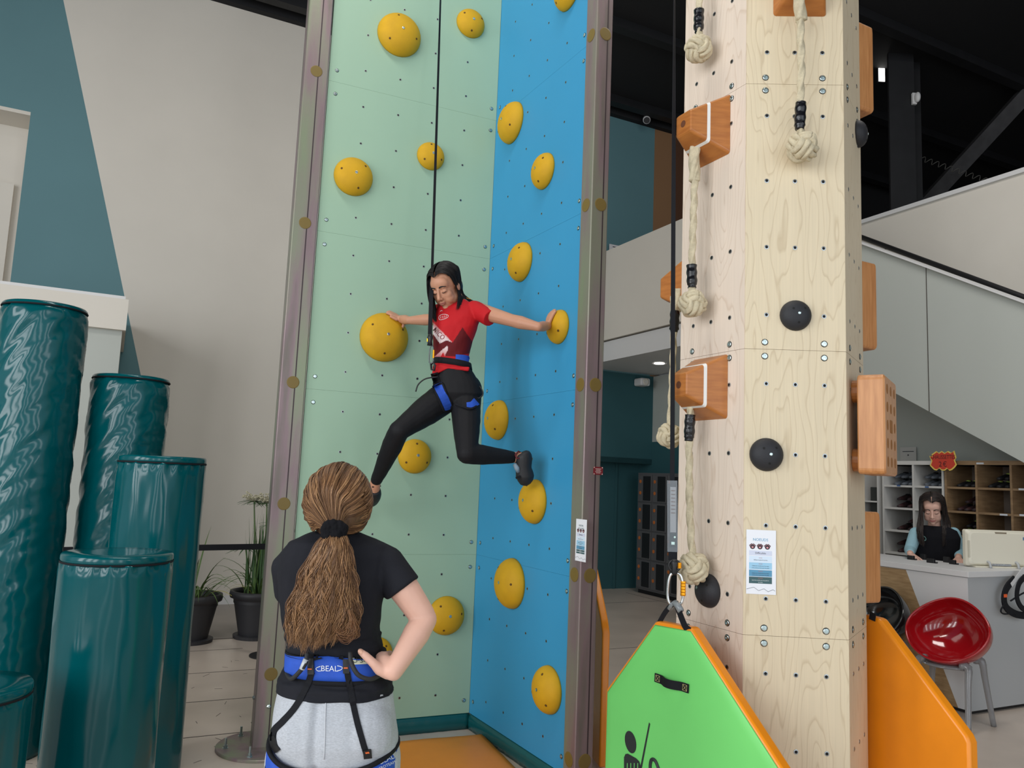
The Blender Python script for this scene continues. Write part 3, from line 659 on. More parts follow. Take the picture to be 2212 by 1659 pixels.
# ------------------------------------------------------------------ ropes with monkey-fist knots
hemp = mat('hemp_rope', (198, 186, 158), .85, var=.12, vs_=60, bump=.3, bs=220, stretch=(1, 1, 1))
shrink = mat('black_shrink_sleeve', (16, 17, 22), .22, bump=.35, bs=45)
def rope(mb, path, r, twist=75.0, n=14, lobes=3, depth=.24):
    path = [V(p) for p in path]; m = len(path); x = None; s_ = 0; rs = []
    for k in range(m):
        t = (path[min(k + 1, m - 1)] - path[max(k - 1, 0)]).normalized()
        if x is None: x = V((.3, .9, .2))
        x = (x - t * x.dot(t)).normalized(); y = t.cross(x)
        if k: s_ += (path[k] - path[k - 1]).length
        rs.append([path[k] + (x * math.cos(2 * PI * i / n) + y * math.sin(2 * PI * i / n)) * (r * (1 + depth * math.cos(lobes * (2 * PI * i / n) - s_ * twist))) for i in range(n)])
    mb.rings(rs)
def knot_ball(c, R, rot, parent, seed=0):
    mb = MB(); ax = [V((1, 0, 0)), V((0, 1, 0)), UZ]; M3 = rot.to_matrix()
    r = R * .19; Rm = R - r * 1.6
    for k in range(3):
        w_ = ax[k]; u_ = ax[(k + 1) % 3]; v_ = ax[(k + 2) % 3]
        for o in (-1.0, 0.0, 1.0):
            off = o * r * 1.95; pts = []
            for i in range(61):
                a_ = 2 * PI * i / 60; rad = math.sqrt(max(1e-6, Rm * Rm - off * off * .9)) + r * .85 * math.cos(2 * a_)
                pts.append(c + M3 @ (w_ * off * (1 - .12 * math.cos(2 * a_)) + u_ * (rad * math.cos(a_)) + v_ * (rad * math.sin(a_))))
            rope(mb, pts, r, twist=1.2 / r, n=12, depth=.14)
    mb.ell(c, R * .68, R * .68, R * .68, nu=12, nv=8)
    return mb.build('knot', hemp, parent, smooth=True)
from mathutils import Euler
def knotted_rope(pts, ball, R, sleeve, lab, rr=.0125, seed=0, thick_top=None, ballrot=(0, 0, 0)):
    t = thing('knotted_rope', ball - UZ * R, lab, 'rope', 'hemp ropes with knot balls')
    mb = MB(); pp = spline(pts, max(30, int(sum((V(a) - V(b)).length for a, b in zip(pts, pts[1:])) / .008)))
    rope(mb, pp, rr); mb.build('rope', hemp, t, smooth=True)
    if thick_top:
        mb = MB(); rope(mb, spline(thick_top, 24), rr * 1.6, 40); mb.build('splice', hemp, t, smooth=True)
    knot_ball(ball, R, Euler(ballrot), t)
    if sleeve:
        a, b = sleeve; mb = MB(); q = [V(a).lerp(V(b), k / 20) for k in range(21)]
        mb.tube(q, [rr * (1.62 + .1 * math.sin(k * .9 + seed) - (.35 if k > 17 else 0)) for k in range(21)], 14); mb.build('sleeve', shrink, t, smooth=True)
    return t
def off5(u, v, o): return cpt(5, u, v, o)
o1 = .075
kb1 = off5(1509, 106, o1); knotted_rope([off5(1512, -160, o1), off5(1511, 20, o1), kb1], kb1, .058, (off5(1510, 22, o1), off5(1509, 70, o1)), 'topmost knotted hemp rope on the left of the tower, cut by the picture edge', ballrot=(.4, .3, .9), seed=1)
kb2 = off5(1496, 656, o1 + .005); tp = off5(1503, 318, .075)
knotted_rope([tp, off5(1502, 350, .076), off5(1497, 500, .078), off5(1494, 600, o1 + .005), kb2], kb2, .056, (off5(1494, 573, o1 + .005), off5(1495, 622, o1 + .005)), 'knotted hemp rope hanging from the upper striped block', ballrot=(.9, .2, .2), seed=2, thick_top=[tp, off5(1500, 352, .076), off5(1499, 392, .077)])
kb3 = off5(1497, 1228, o1 + .01); tp = off5(1493, 868, .075)
knotted_rope([tp, off5(1491, 900, .076), off5(1489, 960, .078), off5(1490, 1100, .082), kb3], kb3, .062, (off5(1491, 896, .076), off5(1488, 953, .078)), 'long knotted hemp rope hanging from the lower striped block', ballrot=(.3, .8, .5), seed=3)
def off0(u, v, o): return cpt(0, u, v, o)
kb4 = off0(1733, 318, .07); tp = off0(1730, -20, .085)
knotted_rope([tp, off0(1729, 60, .08), off0(1731, 150, .075), off0(1728, 240, .072), kb4], kb4, .059, (off0(1730, 222, .073), off0(1727, 280, .072)), 'knotted hemp rope hanging down the front of the tower', ballrot=(.7, .5, .1), seed=4, thick_top=[tp, off0(1728, 0, .083), off0(1730, 44, .08)])
kb5 = at(1446, 941, 3.3); q5 = at(1455, 640, 3.3)
knotted_rope([q5, at(1456, 700, 3.3), at(1452, 820, 3.3), kb5], kb5, .055, (at(1458, 672, 3.3), at(1456, 718, 3.3)), 'knotted hemp rope with its ball behind the black strap', ballrot=(.2, 1.0, .6), seed=5, thick_top=[at(1463, 625, 3.3), at(1462, 650, 3.3), at(1458, 672, 3.3)])

# ------------------------------------------------------------------ paper signs
paper = mat('sign_paper', (238, 240, 246), .5)
ink = mat('sign_ink', (60, 62, 70), .6); ink_blue = mat('sign_blue_ink', (96, 160, 196), .6); pale_ink = mat('sign_white_ink', (236, 240, 240), .6); redink = mat('sign_red_ink', (190, 120, 120), .6)
paw_dark = mat('paw_dark', (62, 48, 54), .6); paw_pink = mat('paw_pink', (236, 160, 168), .6)
bars = [mat('bar_lilac', (212, 218, 236), .6), mat('bar_pale', (216, 232, 248), .6), mat('bar_sky', (160, 206, 234), .6), mat('bar_blue', (92, 152, 186), .6), mat('bar_teal', (64, 96, 100), .6)]
def sign(p, n, w, h, title, rows, lab, parent=None):
    x, y, z = frame3(n); t = thing('paper_sign', p - y * h / 2, lab, 'sign', 'paper difficulty signs')
    m_ = MB(); m_.box(p, x * w / 2, y * h / 2, z * .0004); m_.build('sheet', paper, t)
    e_ = z * .0006
    for k, s_ in enumerate(title): text(s_, 'title', ink_blue if len(title) == 1 else bars[4], t, p + y * (h * (.345 - .07 * k)) + e_ + x * (-.02 * w), x, y, h * .06, .0002)
    for k in range(3):
        c = p + x * (w * (-.29 + .25 * k)) + y * (h * .24 if len(title) == 1 else h * .225) + e_; m_ = MB(); s_ = w * .1
        m_.ell(c - y * s_ * .2, s_ * .85, s_ * .75, .0004, (x, y, z), 14, 6)
        for a_ in (-1.1, -.4, .4, 1.1): m_.ell(c + x * (s_ * .85 * math.sin(a_)) + y * (s_ * .75 * math.cos(a_)) - y * s_ * .1, s_ * .34, s_ * .36, .0004, (x, y, z), 10, 6)
        pw = m_.build('paw', paw_dark, t)
        m_ = MB(); m_.ell(c - y * s_ * .28, s_ * .45, s_ * .34, .0006, (x, y, z), 12, 6)
        for a_ in (-1.1, -.4, .4, 1.1): m_.ell(c + x * (s_ * .85 * math.sin(a_)) + y * (s_ * .75 * math.cos(a_)) - y * s_ * .1, s_ * .15, s_ * .16, .0006, (x, y, z), 8, 6)
        m_.build('paw_pad', paw_pink, pw)
    for (y0, y1, mi, lines) in rows:
        m_ = MB(); m_.box(p + x * (-.02 * w) + y * (h * (y0 + y1) / 2) + e_ * .9, x * (w * .385), y * (h * (y0 - y1) / 2), z * .0002); bo = m_.build('bar', bars[mi], t)
        for s_, yy, sz, im in lines: text(s_, 'lettering', im, t, p + x * (-.02 * w) + y * (h * yy) + e_ * 1.6, x, y, h * sz, .0001)
    m_ = MB(); zg = [(-.48, -.425), (-.24, -.395), (-.08, -.445), (.1, -.412), (.24, -.455), (.4, -.42), (.47, -.44)]
    m_.tube([p + x * (w * a_) + y * (h * b_) + e_ for a_, b_ in zg], h * .0028, 4); m_.build('zigzag', ink, t)
    return t
rows1 = [(.175, .1, 0, [('Difficultés', .137, .042, ink)]), (.09, -.005, 1, [('FACILE', .062, .017, redink), ('Utilisez toutes les prises', .03, .022, ink)]),
         (-.01, -.115, 2, [('MOYEN', -.032, .017, redink), ('Utilisez les noeuds pour les mains', -.063, .0195, ink), ('et les prises en bois pour les pieds', -.094, .0195, ink)]),
         (-.125, -.225, 3, [('DIFFICILE', -.147, .017, redink), ('Utilisez les noeuds pour les mains', -.177, .0195, ink), ('et les prises noires pour les pieds', -.206, .0195, ink)]),
         (-.232, -.335, 4, [('EXTREME', -.256, .017, redink), ('Juste les noeuds pour les pieds et', -.285, .0195, pale_ink), ('les mains', -.315, .0195, pale_ink)])]
sign(cpt(0, 1644, 1214, .003), hface(0)[2], .104, .224, ['NOEUDS'], rows1, 'white paper sign reading NOEUDS taped to the front of the tower')
rows2 = [(.165, .09, 0, [('Difficultés', .127, .04, ink)]), (.08, .0, 1, [('FACILE', .055, .017, redink), ('Utilisez toutes les prises', .025, .022, ink)]),
         (-.01, -.125, 2, [('MOYEN', -.032, .017, redink), ('Utilisez les prises jaunes', -.062, .022, ink), ('du mur vert', -.095, .022, ink)]),
         (-.133, -.22, 3, [('DIFFICILE', -.158, .017, redink), ('Sans les mains', -.19, .022, ink)]), (-.228, -.27, 4, [('EXTREME', -.249, .02, pale_ink)]), (-.28, -.32, 4, [('Sans pieds', -.3, .02, pale_ink)])]
sign(on_pl(1255, 1167, rp_c + bn * .058, bn), bn, .1, .215, ['DIEDRE', 'VOLUMES'], rows2, 'white paper sign taped to the steel post beside the blue panel')
# ================================================================== padded gates around the belay points
green_v = mat('green_vinyl', (118, 216, 114), .42, var=.03, vs_=4, bump=.03, bs=6)
orange_g = mat('orange_gate_vinyl', (238, 142, 24), .3, var=.05, vs_=6, bump=.05, bs=18)
dark_print = mat('dark_print', (36, 40, 42), .6)
stitch = mat('gold_stitching', (188, 178, 120), .7)
gdir = V((.62, -.78, 0)).normalized(); gnrm = V((gdir.y, -gdir.x, 0)); G0 = V((.58, 2.90, 0))
def gp_(u, v, o=0.0): return on_pl(u, v, G0 + gnrm * o, gnrm)
gT0, gT1, gL, gR = gp_(1414, 1342), gp_(1493, 1356), gp_(1308, 1490), gp_(1694, 1668)
gate_poly = [gT0, gT1, gR, V((gR.x, gR.y, .02)), V((gL.x, gL.y, .02)), gL]
gc = sum(gate_poly, V((0, 0, 0))) / 6
GATE = thing('belay_gate', V((gc.x, gc.y, 0)), 'green padded gate with orange edges hanging from a carabiner beside the tower', 'gate')
m_ = MB(); m_.prism(gate_poly, -gnrm * .05); m_.build('padding', orange_g, GATE, bevel=.012, seg=3)
face = [q + (gc - q).normalized() * .012 for q in gate_poly]
# green face slightly pillowed
m_ = MB(); rs = []
for s_, o_ in ((1.0, .0004), (.985, .003), (.9, .006), (.6, .008), (.2, .009)): rs.append([gc + (q - gc) * s_ + gnrm * o_ for q in face])
m_.rings(rs, caps=True); m_.build('face', green_v, GATE, smooth=True)
hm = MB(); a_ = gp_(1415, 1463, .012); b_ = gp_(1488, 1488, .012); L_ = (b_ - a_); hd = L_.normalized(); hu = gnrm.cross(hd)
pth = []; K = 16
for k in range(K + 1):
    t = k / K; bulge = 0 if t < .22 or t > .78 else math.sin((t - .22) / .56 * PI) * .02
    pth.append(a_.lerp(b_, t) + gnrm * bulge)
hm.ribbon(pth, gnrm, .03, .003); HND = hm.build('handle', black_web, GATE)
st = MB()
for t in (.1, .9):
    c = a_.lerp(b_, t) + gnrm * .0036
    for p, q in (((-.009, -.01), (.009, -.01)), ((.009, -.01), (.009, .01)), ((.009, .01), (-.009, .01)), ((-.009, .01), (-.009, -.01)), ((-.009, -.01), (.009, .01)), ((-.009, .01), (.009, -.01))):
        st.tube([c + hd * p[0] + hu * p[1], c + hd * q[0] + hu * q[1]], .0006, 4)
st.build('stitching', stitch, HND)
pr = MB(); o_ = .0085
def pgon(pts, o=.0092): pr.prism([gp_(u, v, o) for u, v in pts], gnrm * .0004)
head = gp_(1362, 1603, .0092); hx = (gp_(1374, 1603, .0092) - gp_(1350, 1603, .0092)) / 2; hy = UZ * (gp_(1362, 1579, .0092).z - gp_(1362, 1628, .0092).z) / 2
pr.prism([head + hx * math.cos(k * PI / 14) * .98 + hy * math.sin(k * PI / 14) + hx * .12 * -math.sin(k * PI / 14) * 3 for k in range(28)], gnrm * .0004)
pgon([(1348, 1636), (1351, 1629), (1356, 1628), (1374, 1638), (1381, 1645), (1384, 1655), (1384, 1740), (1348, 1740)])
pgon([(1402, 1560.5), (1404.5, 1564), (1386, 1662), (1382, 1662)])
lp = [gp_(u, v, .0094) for u, v in ((1406, 1668), (1405, 1655), (1407, 1643), (1411, 1640), (1417, 1645), (1423, 1660), (1427, 1672))]
pr.tube(spline(lp, 20), .0065, 6, upv=gnrm)
pr.build('pictogram', dark_print, GATE)
fg_ = MB()
for k in range(4): fg_.box(gp_(1355 + k * 7.5, 1656, .0102), hd * .0014, UZ * .012, gnrm * .0003)
fg_.build('pictogram_fingers', green_v, GATE)
# two sling straps from the gate to the carabiner
cb = gp_(1458, 1302, -.02)
m_ = MB(); m_.ribbon(spline([gp_(1424, 1346, -.03), gp_(1438, 1322, -.025), cb + V((-.004, 0, .0))], 10), gnrm, .018, .003); m_.build('sling', black_web, GATE)
m_ = MB(); m_.ribbon(spline([gp_(1490, 1362, -.006), gp_(1480, 1352, -.002), gp_(1468, 1322, -.012), cb + V((.004, 0, .0))], 12), gnrm, .024, .003); m_.build('sling', black_web, GATE)
clearp = mat('clear_tubing', (198, 206, 210), .15, trans=.6)
m_ = MB(); m_.tube([gp_(1446, 1316, -.02), gp_(1452, 1306, -.02), cb], .009, 8); m_.tube([gp_(1471, 1320, -.01), gp_(1464, 1308, -.015), cb], .012, 8); m_.build('tubing', clearp, GATE, smooth=True)
# auto-belay strap above the gate
AB = thing('belay_strap', cb + UZ * .01, 'black belay strap with steel carabiner hanging above the green gate', 'strap')
pts = []; nr = []; K = 40; ws = []
top = at(1457, -140, 3.0); bot = at(1452, 1045, 2.92)
for k in range(K + 1):
    t = k / K; pts.append(top.lerp(bot, t)); a_ = 1.35 * (1 - min(1, t / .55)); nr.append(V((math.sin(a_), -math.cos(a_), 0)))
m_ = MB(); m_.ribbon(pts, nr, .0165, .0022); m_.build('webbing', black_web, AB)
n0 = V((-.25, -.97, 0)).normalized()
m_ = MB(); m_.ribbon([bot, at(1453, 1210, 2.92)], n0, .03, .004); m_.build('webbing', black_web, AB)
m_ = MB(); m_.ribbon([at(1452, 1038, 2.916), at(1453, 1192, 2.916)], n0, .037, .004); m_.build('clear_sleeve', mat('clear_pvc', (150, 156, 162), .12, alpha=.35), AB)
m_ = MB(); m_.ribbon([at(1454, 1052, 2.913), at(1454, 1150, 2.913)], n0, .021, .0008); m_.build('label', mat('grey_label', (176, 178, 182), .5), AB)
m_ = MB(); x, y, z = frame3(n0)
for k in range(7): m_.box(at(1454, 1060 + k * 8, 2.912) + z * .0012, x * .007, y * .0015, z * .0002)
m_.build('lettering', mat('label_print', (120, 112, 112), .6), AB)['kind'] = 'stuff'
m_ = MB(); q = at(1454, 1165, 2.912); m_.ribbon([at(1454, 1152, 2.913), at(1454, 1182, 2.913)], n0, .024, .001); m_.build('label', mat('dark_label', (44, 60, 64), .4), AB)
m_ = MB(); m_.ell(q + z * .002 + x * .006 + y * .008, .004, .004, .001, (x, y, z), 8, 6); m_.box(q + z * .002 - y * .014, x * .006, y * .005, z * .0004); m_.build('lettering', mat('label_mark', (200, 226, 222), .5), AB)['kind'] = 'stuff'
def carab(parent, c, x, y, z, h, w, r, mtl, gate_m, gside=1):
    pts = []
    for k in range(40):
        a_ = 2 * PI * k / 40; cx = math.copysign(abs(math.cos(a_)) ** .55, math.cos(a_)); sy = math.copysign(abs(math.sin(a_)) ** .8, math.sin(a_))
        pts.append(c + x * (w / 2 * cx * (1 - .12 * sy)) + y * (h / 2 * sy))
    pts.append(pts[0]); pts.append(pts[1]); m_ = MB(); m_.tube(pts, r, 10, caps=False, upv=z); m_.build('carabiner', mtl, parent, smooth=True)
    g0 = c + x * (gside * w / 2) + y * (h * .26); g1 = c + x * (gside * w / 2) - y * (h * .2)
    m_ = MB(); q = [g0.lerp(g1, k / 10) for k in range(11)]; m_.tube(q, [r * 1.75 + (r * .2 if k % 2 else 0) for k in range(11)], 12); m_.build('locking_sleeve', gate_m, parent, smooth=False)
gold_m = mat('gold_anodised', (238, 158, 30), .3, .8)
carab(AB, at(1459, 1272, 2.9), x, y, z, .112, .054, .0052, chrome, gold_m)
m_ = MB(); q = at(1457, 1224, 2.905); m_.tube([q + y * .024, q + y * .012, q - y * .004, q - y * .022, q - y * .03], [.012, .016, .011, .015, .008], 12); m_.build('swivel', black_plastic, AB, smooth=True)
m_ = MB(); m_.tube([q + x * .018 + y * .016 + z * .006, q + x * .018 - y * .004 + z * .006], .007, 10); m_.build('swivel_pin', gold_m, AB)
m_ = MB(); pts = [q + x * (.02 * math.cos(k * PI / 10)) + y * (.02 * math.sin(k * PI / 10) + .004) + z * .004 for k in range(21)]; m_.tube(pts, .004, 8); m_.build('swivel_ring', black_plastic, AB, smooth=True)

# orange gate at the right of the tower
od = V((.19, -.4, 0)).normalized(); on_ = V((od.y, -od.x, 0)); O0 = V((1.43, 3.2, 0))
if on_.dot(CAM - O0) < 0: on_ = -on_
def op(u, v): return on_pl(u, v, O0, on_)
t0 = op(1858, 1326); t1 = op(1898, 1336); t2 = op(2086, 1588); t3 = op(2094, 1606)
opoly = [t0, t1, t2, t3, V((t3.x, t3.y, .02)), V((t0.x, t0.y, .02))]; oc = sum(opoly, V((0, 0, 0))) / 6
OG = thing('belay_gate', V((oc.x, oc.y, 0)), 'orange padded gate standing behind the right edge of the tower', 'gate')
m_ = MB(); m_.prism(opoly, -on_ * .05); m_.build('padding', orange_g, OG, bevel=.014, seg=4)
m_ = MB(); m_.ribbon([op(1880, 1330) + on_ * .002 + UZ * .002, op(1893, 1336) + on_ * .003 + UZ * .003], on_, .03, .003); m_.build('sling_patch', black_web, OG)
# sliver of a third gate behind the right post
S0 = V((.575, 4.62, 0)); S1 = V((.43, 5.5, 0)); sd = (S1 - S0).normalized(); sn = V((-abs(sd.y), sd.x, 0)).normalized()
zt = on_pl(1318, 1368, S0, V((0, 1, 0))).z; za = zt + .07
SG = thing('belay_gate', V((.5, 5.0, 0)), 'orange padded gate mostly hidden behind the right steel post', 'gate')
m_ = MB(); m_.prism([S0 + UZ * .02, S0 + UZ * zt, S0.lerp(S1, .05) + UZ * za, S0.lerp(S1, .5) + UZ * 1.25, S1 + UZ * .9, S1 + UZ * .02], V((.045, .01, 0))); m_.build('padding', orange_g, SG, bevel=.012, seg=3)

# ================================================================== padded step columns
vinyl = mat('glossy_teal_vinyl', (0, 80, 86), .14, var=.06, vs_=3, spec=.36)
def pad_column(u, v, Y, vtop, r, lab, wr, cap, seed):
    c = at(u, v, Y); ztop = at(u, vtop, Y).z; base = V((c.x, c.y, 0)); t = thing('padded_column', base, lab, 'padded column', 'glossy teal padded columns')
    NU, NZ = 96, 130; m_ = MB(); rs = []
    zt = ztop - (.035 if cap else 0)
    for k in range(NZ + 1):
        z = .004 + (zt - .004) * k / NZ; ring = []
        for i in range(NU):
            a_ = 2 * PI * i / NU; ca, sa = math.cos(a_), math.sin(a_); tt = k / NZ
            if wr == 'diag':
                # slanting creases of a slipped cover, denser towards the top
                sl = z * 1.0 - a_ * .16 * 1.0
                q_ = z * 11 - ca * 2.6 + sa * 1.2; d = .010 * noise.noise(V((ca * 1.1 + seed, sa * 1.1, q_))) - .009 * abs(noise.noise(V((ca * 1.7 + seed, sa * 1.7, q_ * 1.7 + 9)))) + .004 * noise.noise(V((ca * 4 + seed, sa * 4, q_ * 3)))
                d *= .45 + .55 * tt
            else:
                d = .009 * noise.noise(V((ca * 2.4 + seed, sa * 2.4, z * 1.1))) * (.5 + .5 * tt) + .003 * noise.noise(V((ca * 5 + seed, sa * 5, z * 5)))
                d -= .006 * max(0, (tt - .965) / .035) * (1 + math.sin(i * 1.3 + seed))
            rr = r + d
            if not cap and tt > .985: rr -= .012 * (tt - .985) / .015
            ring.append(base + V((ca * rr, sa * rr, z)))
        rs.append(ring)
    m_.rings(rs); m_.build('cover', vinyl, t, smooth=True)
    m_ = MB()
    if cap:
        m_.lathe([(.0001, zt), (r * .99, zt), (r * 1.0, zt + .012), (r * .995, zt + .028), (r * .97, zt + .036), (r * .6, zt + .037), (.0001, zt + .036)], base, n=64); m_.build('lid', vinyl, t, smooth=True)
        m_ = MB(); m_.lathe([(r * 1.004, zt - .004), (r * 1.008, zt), (r * 1.004, zt + .005)], base, n=64); m_.build('piping', black_web, t, smooth=True)
    else:
        m_.lathe([(r * .975, zt - .002), (r * .965, zt + .012), (r * .93, zt + .02), (r * .3, zt + .024), (.0001, zt + .024)], base, n=64); m_.build('lid', vinyl, t, smooth=True)
        m_ = MB(); m_.lathe([(r * .975, zt - .006), (r * .985, zt - .002), (r * .975, zt + .003)], base, n=64); m_.build('piping', black_web, t, smooth=True)
    return t
pad_column(43, 1155, 4.5, 668, .225, 'tallest padded teal column at the left edge, with slanting creases', 'diag', False, 1.0)
pad_column(267, 1000, 4.84, 822, .225, 'second tallest padded teal column, wrinkled, standing behind two shorter ones', 'diag', False, 7.0)
pad_column(321, 1325, 4.36, 985, .225, 'padded teal column of middle height with a flat lid', 'vert', True, 3.0)
pad_column(233, 1430, 3.53, 1192, .225, 'nearest low padded teal column with a flat lid and bright streak', 'vert', True, 5.0)
pad_column(-92, 1560, 2.95, 1480, .225, 'shortest padded teal column cut by the bottom left picture corner', 'vert', True, 9.0)
# tall dried pampas reed tips by the far left column
m_ = MB(); pg = random.Random(2)

# ================================================================== barrier tape
bz = 1.0; b0 = on_pl(105, 1189, ab(0, 7.2, 0), B); b1 = on_pl(600, 1180, ab(0, 7.2, 0), B)
BT = thing('belt_barrier', V(((b0.x + b1.x) / 2, (b0.y + b1.y) / 2, 0)), 'black belt barrier stretched between the teal columns and the post', 'barrier')
m_ = MB(); m_.ribbon([b0, b1], -B, .05, .002); m_.build('belt', black_web, BT)
for q in (b0, b1):
    m_ = MB(); f = V((q.x, q.y, 0)); m_.lathe([(.0001, .0), (.17, .0), (.17, .01), (.03, .03), (.03, q.z + .05), (.0001, q.z + .06)], f, n=24); m_.build('stanchion', black_steel, BT, smooth=False)

# ================================================================== potted plants
pot_m = mat('anthracite_pot', (44, 44, 48), .55); soil = mat('soil', (40, 32, 26), .9)
leaf1 = mat('reed_leaf', (92, 118, 58), .55, col2=(64, 92, 44), vs_=14); leaf2 = mat('yellowing_leaf', (168, 160, 62), .6); leaf3 = mat('dark_reed_leaf', (58, 88, 50), .55); fluff = mat('dry_seed_head', (190, 184, 158), .9)
def blade(mb, p, d, l, w, droop, n=8, mi=0):
    d = V(d).normalized(); pts = []; q = V(p); dd = d.copy()
    for k in range(n + 1):
        pts.append(q.copy()); q += dd * (l / n); dd = (dd + V((0, 0, -droop / n))).normalized()
    rs = []; sd_ = d.cross(UZ); sd_ = sd_.normalized() if sd_.length > .01 else V((1, 0, 0))
    vs_ = []; fs = []
    for k, q in enumerate(pts):
        ww = w * math.sin(PI * min(.98, .18 + .82 * k / n)) ; vs_ += [q + sd_ * ww, q + UZ * w * .3 , q - sd_ * ww]
    for k in range(n): fs += [(3 * k, 3 * k + 1, 3 * k + 4, 3 * k + 3), (3 * k + 1, 3 * k + 2, 3 * k + 5, 3 * k + 4)]
    mb.add(vs_, fs, mi)
def plant(u, v, Rr, hpot, tall, lab, seed):
    g = on_z(u, v, 0); rg = random.Random(seed); t = thing('potted_plant', g, lab, 'plant', 'potted reeds by the wall')
    m_ = MB(); m_.lathe([(.0001, 0), (Rr * .78, 0), (Rr * .8, .03), (Rr * .74, .035), (.0001, .03)], g, n=36); m_.build('saucer', pot_m, t, smooth=False)
    m_ = MB(); m_.lathe([(Rr * .6, .02), (Rr * .66, .1), (Rr * .86, hpot * .8), (Rr * .88, hpot - .07), (Rr * .99, hpot - .06), (Rr * 1.02, hpot - .03), (Rr, hpot), (Rr * .9, hpot + .0), (Rr * .87, hpot - .04), (Rr * .86, hpot * .75)], g, n=40); m_.build('pot', pot_m, t, smooth=True)
    m_ = MB(); m_.lathe([(Rr * .87, hpot - .05), (.0001, hpot - .03)], g, n=24); m_.build('soil', soil, t)
    top = g + UZ * (hpot - .04)
    lo = MB()
    for k in range(46):
        a_ = rg.uniform(0, 2 * PI); r0 = rg.uniform(0, Rr * .6); d = V((math.cos(a_) * rg.uniform(.3, .9), math.sin(a_) * rg.uniform(.3, .9), 1)); l = rg.uniform(.25, .55)
        blade(lo, top + V((math.cos(a_) * r0, math.sin(a_) * r0, 0)), d, l, rg.uniform(.005, .01), rg.uniform(1.0, 2.6), 9, 0 if rg.random() > .12 else 1)
    o = lo.build('grass_leaves', [leaf1, leaf2], t); o['kind'] = 'stuff'
    st_ = MB(); um = MB(); fl_ = MB()
    if tall:
        for k in range(60):
            a_ = rg.uniform(0, 2 * PI); r0 = rg.uniform(0, Rr * .55); p = top + V((math.cos(a_) * r0 - .02, math.sin(a_) * r0, 0)); l = rg.uniform(.5, .95) * tall
            blade(st_, p, (rg.uniform(-.1, .14), rg.uniform(-.12, .12), 1), l, rg.uniform(.006, .011), rg.uniform(0, .25), 6, rg.choice((0, 1, 1)))
        for dx, hh in ((-.1, 1.03), (.0, 1.02), (.1, .8), (.16, .72), (-.12, .5)):
            p = top + V((dx * .8, rg.uniform(-.05, .05), 0)); q = p + V((dx * .5, 0, hh * tall)); st_.tube(spline([p, p.lerp(q, .5) + V((.015, 0, 0)), q], 8), [.01, .01, .009, .009, .008, .008, .007, .006], 6, 0)
            for j in range(20):
                a_ = j * 2 * PI / 20 + rg.uniform(-.1, .1); blade(um, q, (math.cos(a_), math.sin(a_), rg.uniform(-.05, .25)), rg.uniform(.12, .2), .008, rg.uniform(.3, .9), 6, 0)
            if hh > .9:
                for j in range(60):
                    a_ = rg.uniform(0, 2 * PI); d = V((math.cos(a_), math.sin(a_), rg.uniform(.3, 1.2))).normalized(); e = q + d * rg.uniform(.05, .13); fl_.tube([q, e], .0014, 4); fl_.ell(e, .012, .012, .008, nu=6, nv=4)
        o = um.build('umbel_leaves', leaf3, t); o['kind'] = 'stuff'
        o = fl_.build('seed_heads', fluff, t); o['kind'] = 'stuff'
        o = st_.build('reed_stems', [leaf1, leaf3], t); o['kind'] = 'stuff'
    else:
        for k in range(8):
            a_ = rg.uniform(0, 2 * PI); blade(st_, top, (math.cos(a_) * .3, math.sin(a_) * .3, 1), rg.uniform(.5, .75), .008, rg.uniform(.8, 1.8), 10, 0)
        o = st_.build('reed_stems', [leaf1, leaf3], t); o['kind'] = 'stuff'
    return t
plant(552, 1376, .265, .44, .85, 'tall papyrus reeds in a dark pot beside the left steel post', 4)
plant(408, 1386, .26, .43, 0, 'low drooping grass in a dark pot half behind a teal column', 8)

# ================================================================== reception counter
oak = mat('oak_laminate', (176, 146, 106), .5, col2=(146, 116, 80), vs_=2.2, stretch=(4, 4, 26), detail=7)
oak_dark = mat('oak_shelf', (150, 122, 90), .55, col2=(126, 100, 72), vs_=2.2, stretch=(3, 3, 20))
shade_grey_lam = mat('shade_grey_laminate', (176, 178, 180), .45)  # white counter side with its shade put into the grey; cables share it
CA, CB, CH = 5.863, 3.862, 1.05
CT = thing('reception_counter', ab(CA + .7, CB + 1.0, 0), 'white and oak reception counter with a pointed front corner', 'counter')
m_ = MB(); m_.span(CA, CA + .6, CB, CB + 2.6, .03, CH - .045); m_.span(CA + .6, CA + 1.35, CB, CB + .5, .03, CH - .045); m_.build('carcass', shade_grey_lam, CT)
fa = -A * .004
m_ = MB(); m_.prism([ab(CA, CB, .03) , ab(CA, CB, CH - .05), ab(CA, CB + .52, CH - .05), ab(CA, CB + .1, .03)], fa); m_.build('white_panel', white_gloss, CT)
m_ = MB(); m_.prism([ab(CA, CB + .1, .03), ab(CA, CB + .52, CH - .05), ab(CA, CB + 2.6, CH - .05), ab(CA, CB + 2.6, .03)], fa); m_.build('oak_panel', oak, CT)
m_ = MB(); m_.prism([ab(CA + .72, CB, .03), ab(CA + 1.35, CB, .03), ab(CA + 1.35, CB, .55)], -B * .004); m_.build('oak_panel', oak, CT)
m_ = MB(); m_.span(CA - .012, CA + .66, CB - .012, CB + 2.6, CH - .045, CH); m_.span(CA + .66, CA + 1.36, CB - .012, CB + .56, CH - .045, CH); m_.build('worktop', white_gloss, CT, bevel=.003)
m_ = MB(); m_.span(CA + .03, CA + .6, CB + .03, CB + 2.6, 0, .03); m_.span(CA + .6, CA + 1.35, CB + .03, CB + .5, 0, .03); m_.build('plinth', black_plastic, CT)
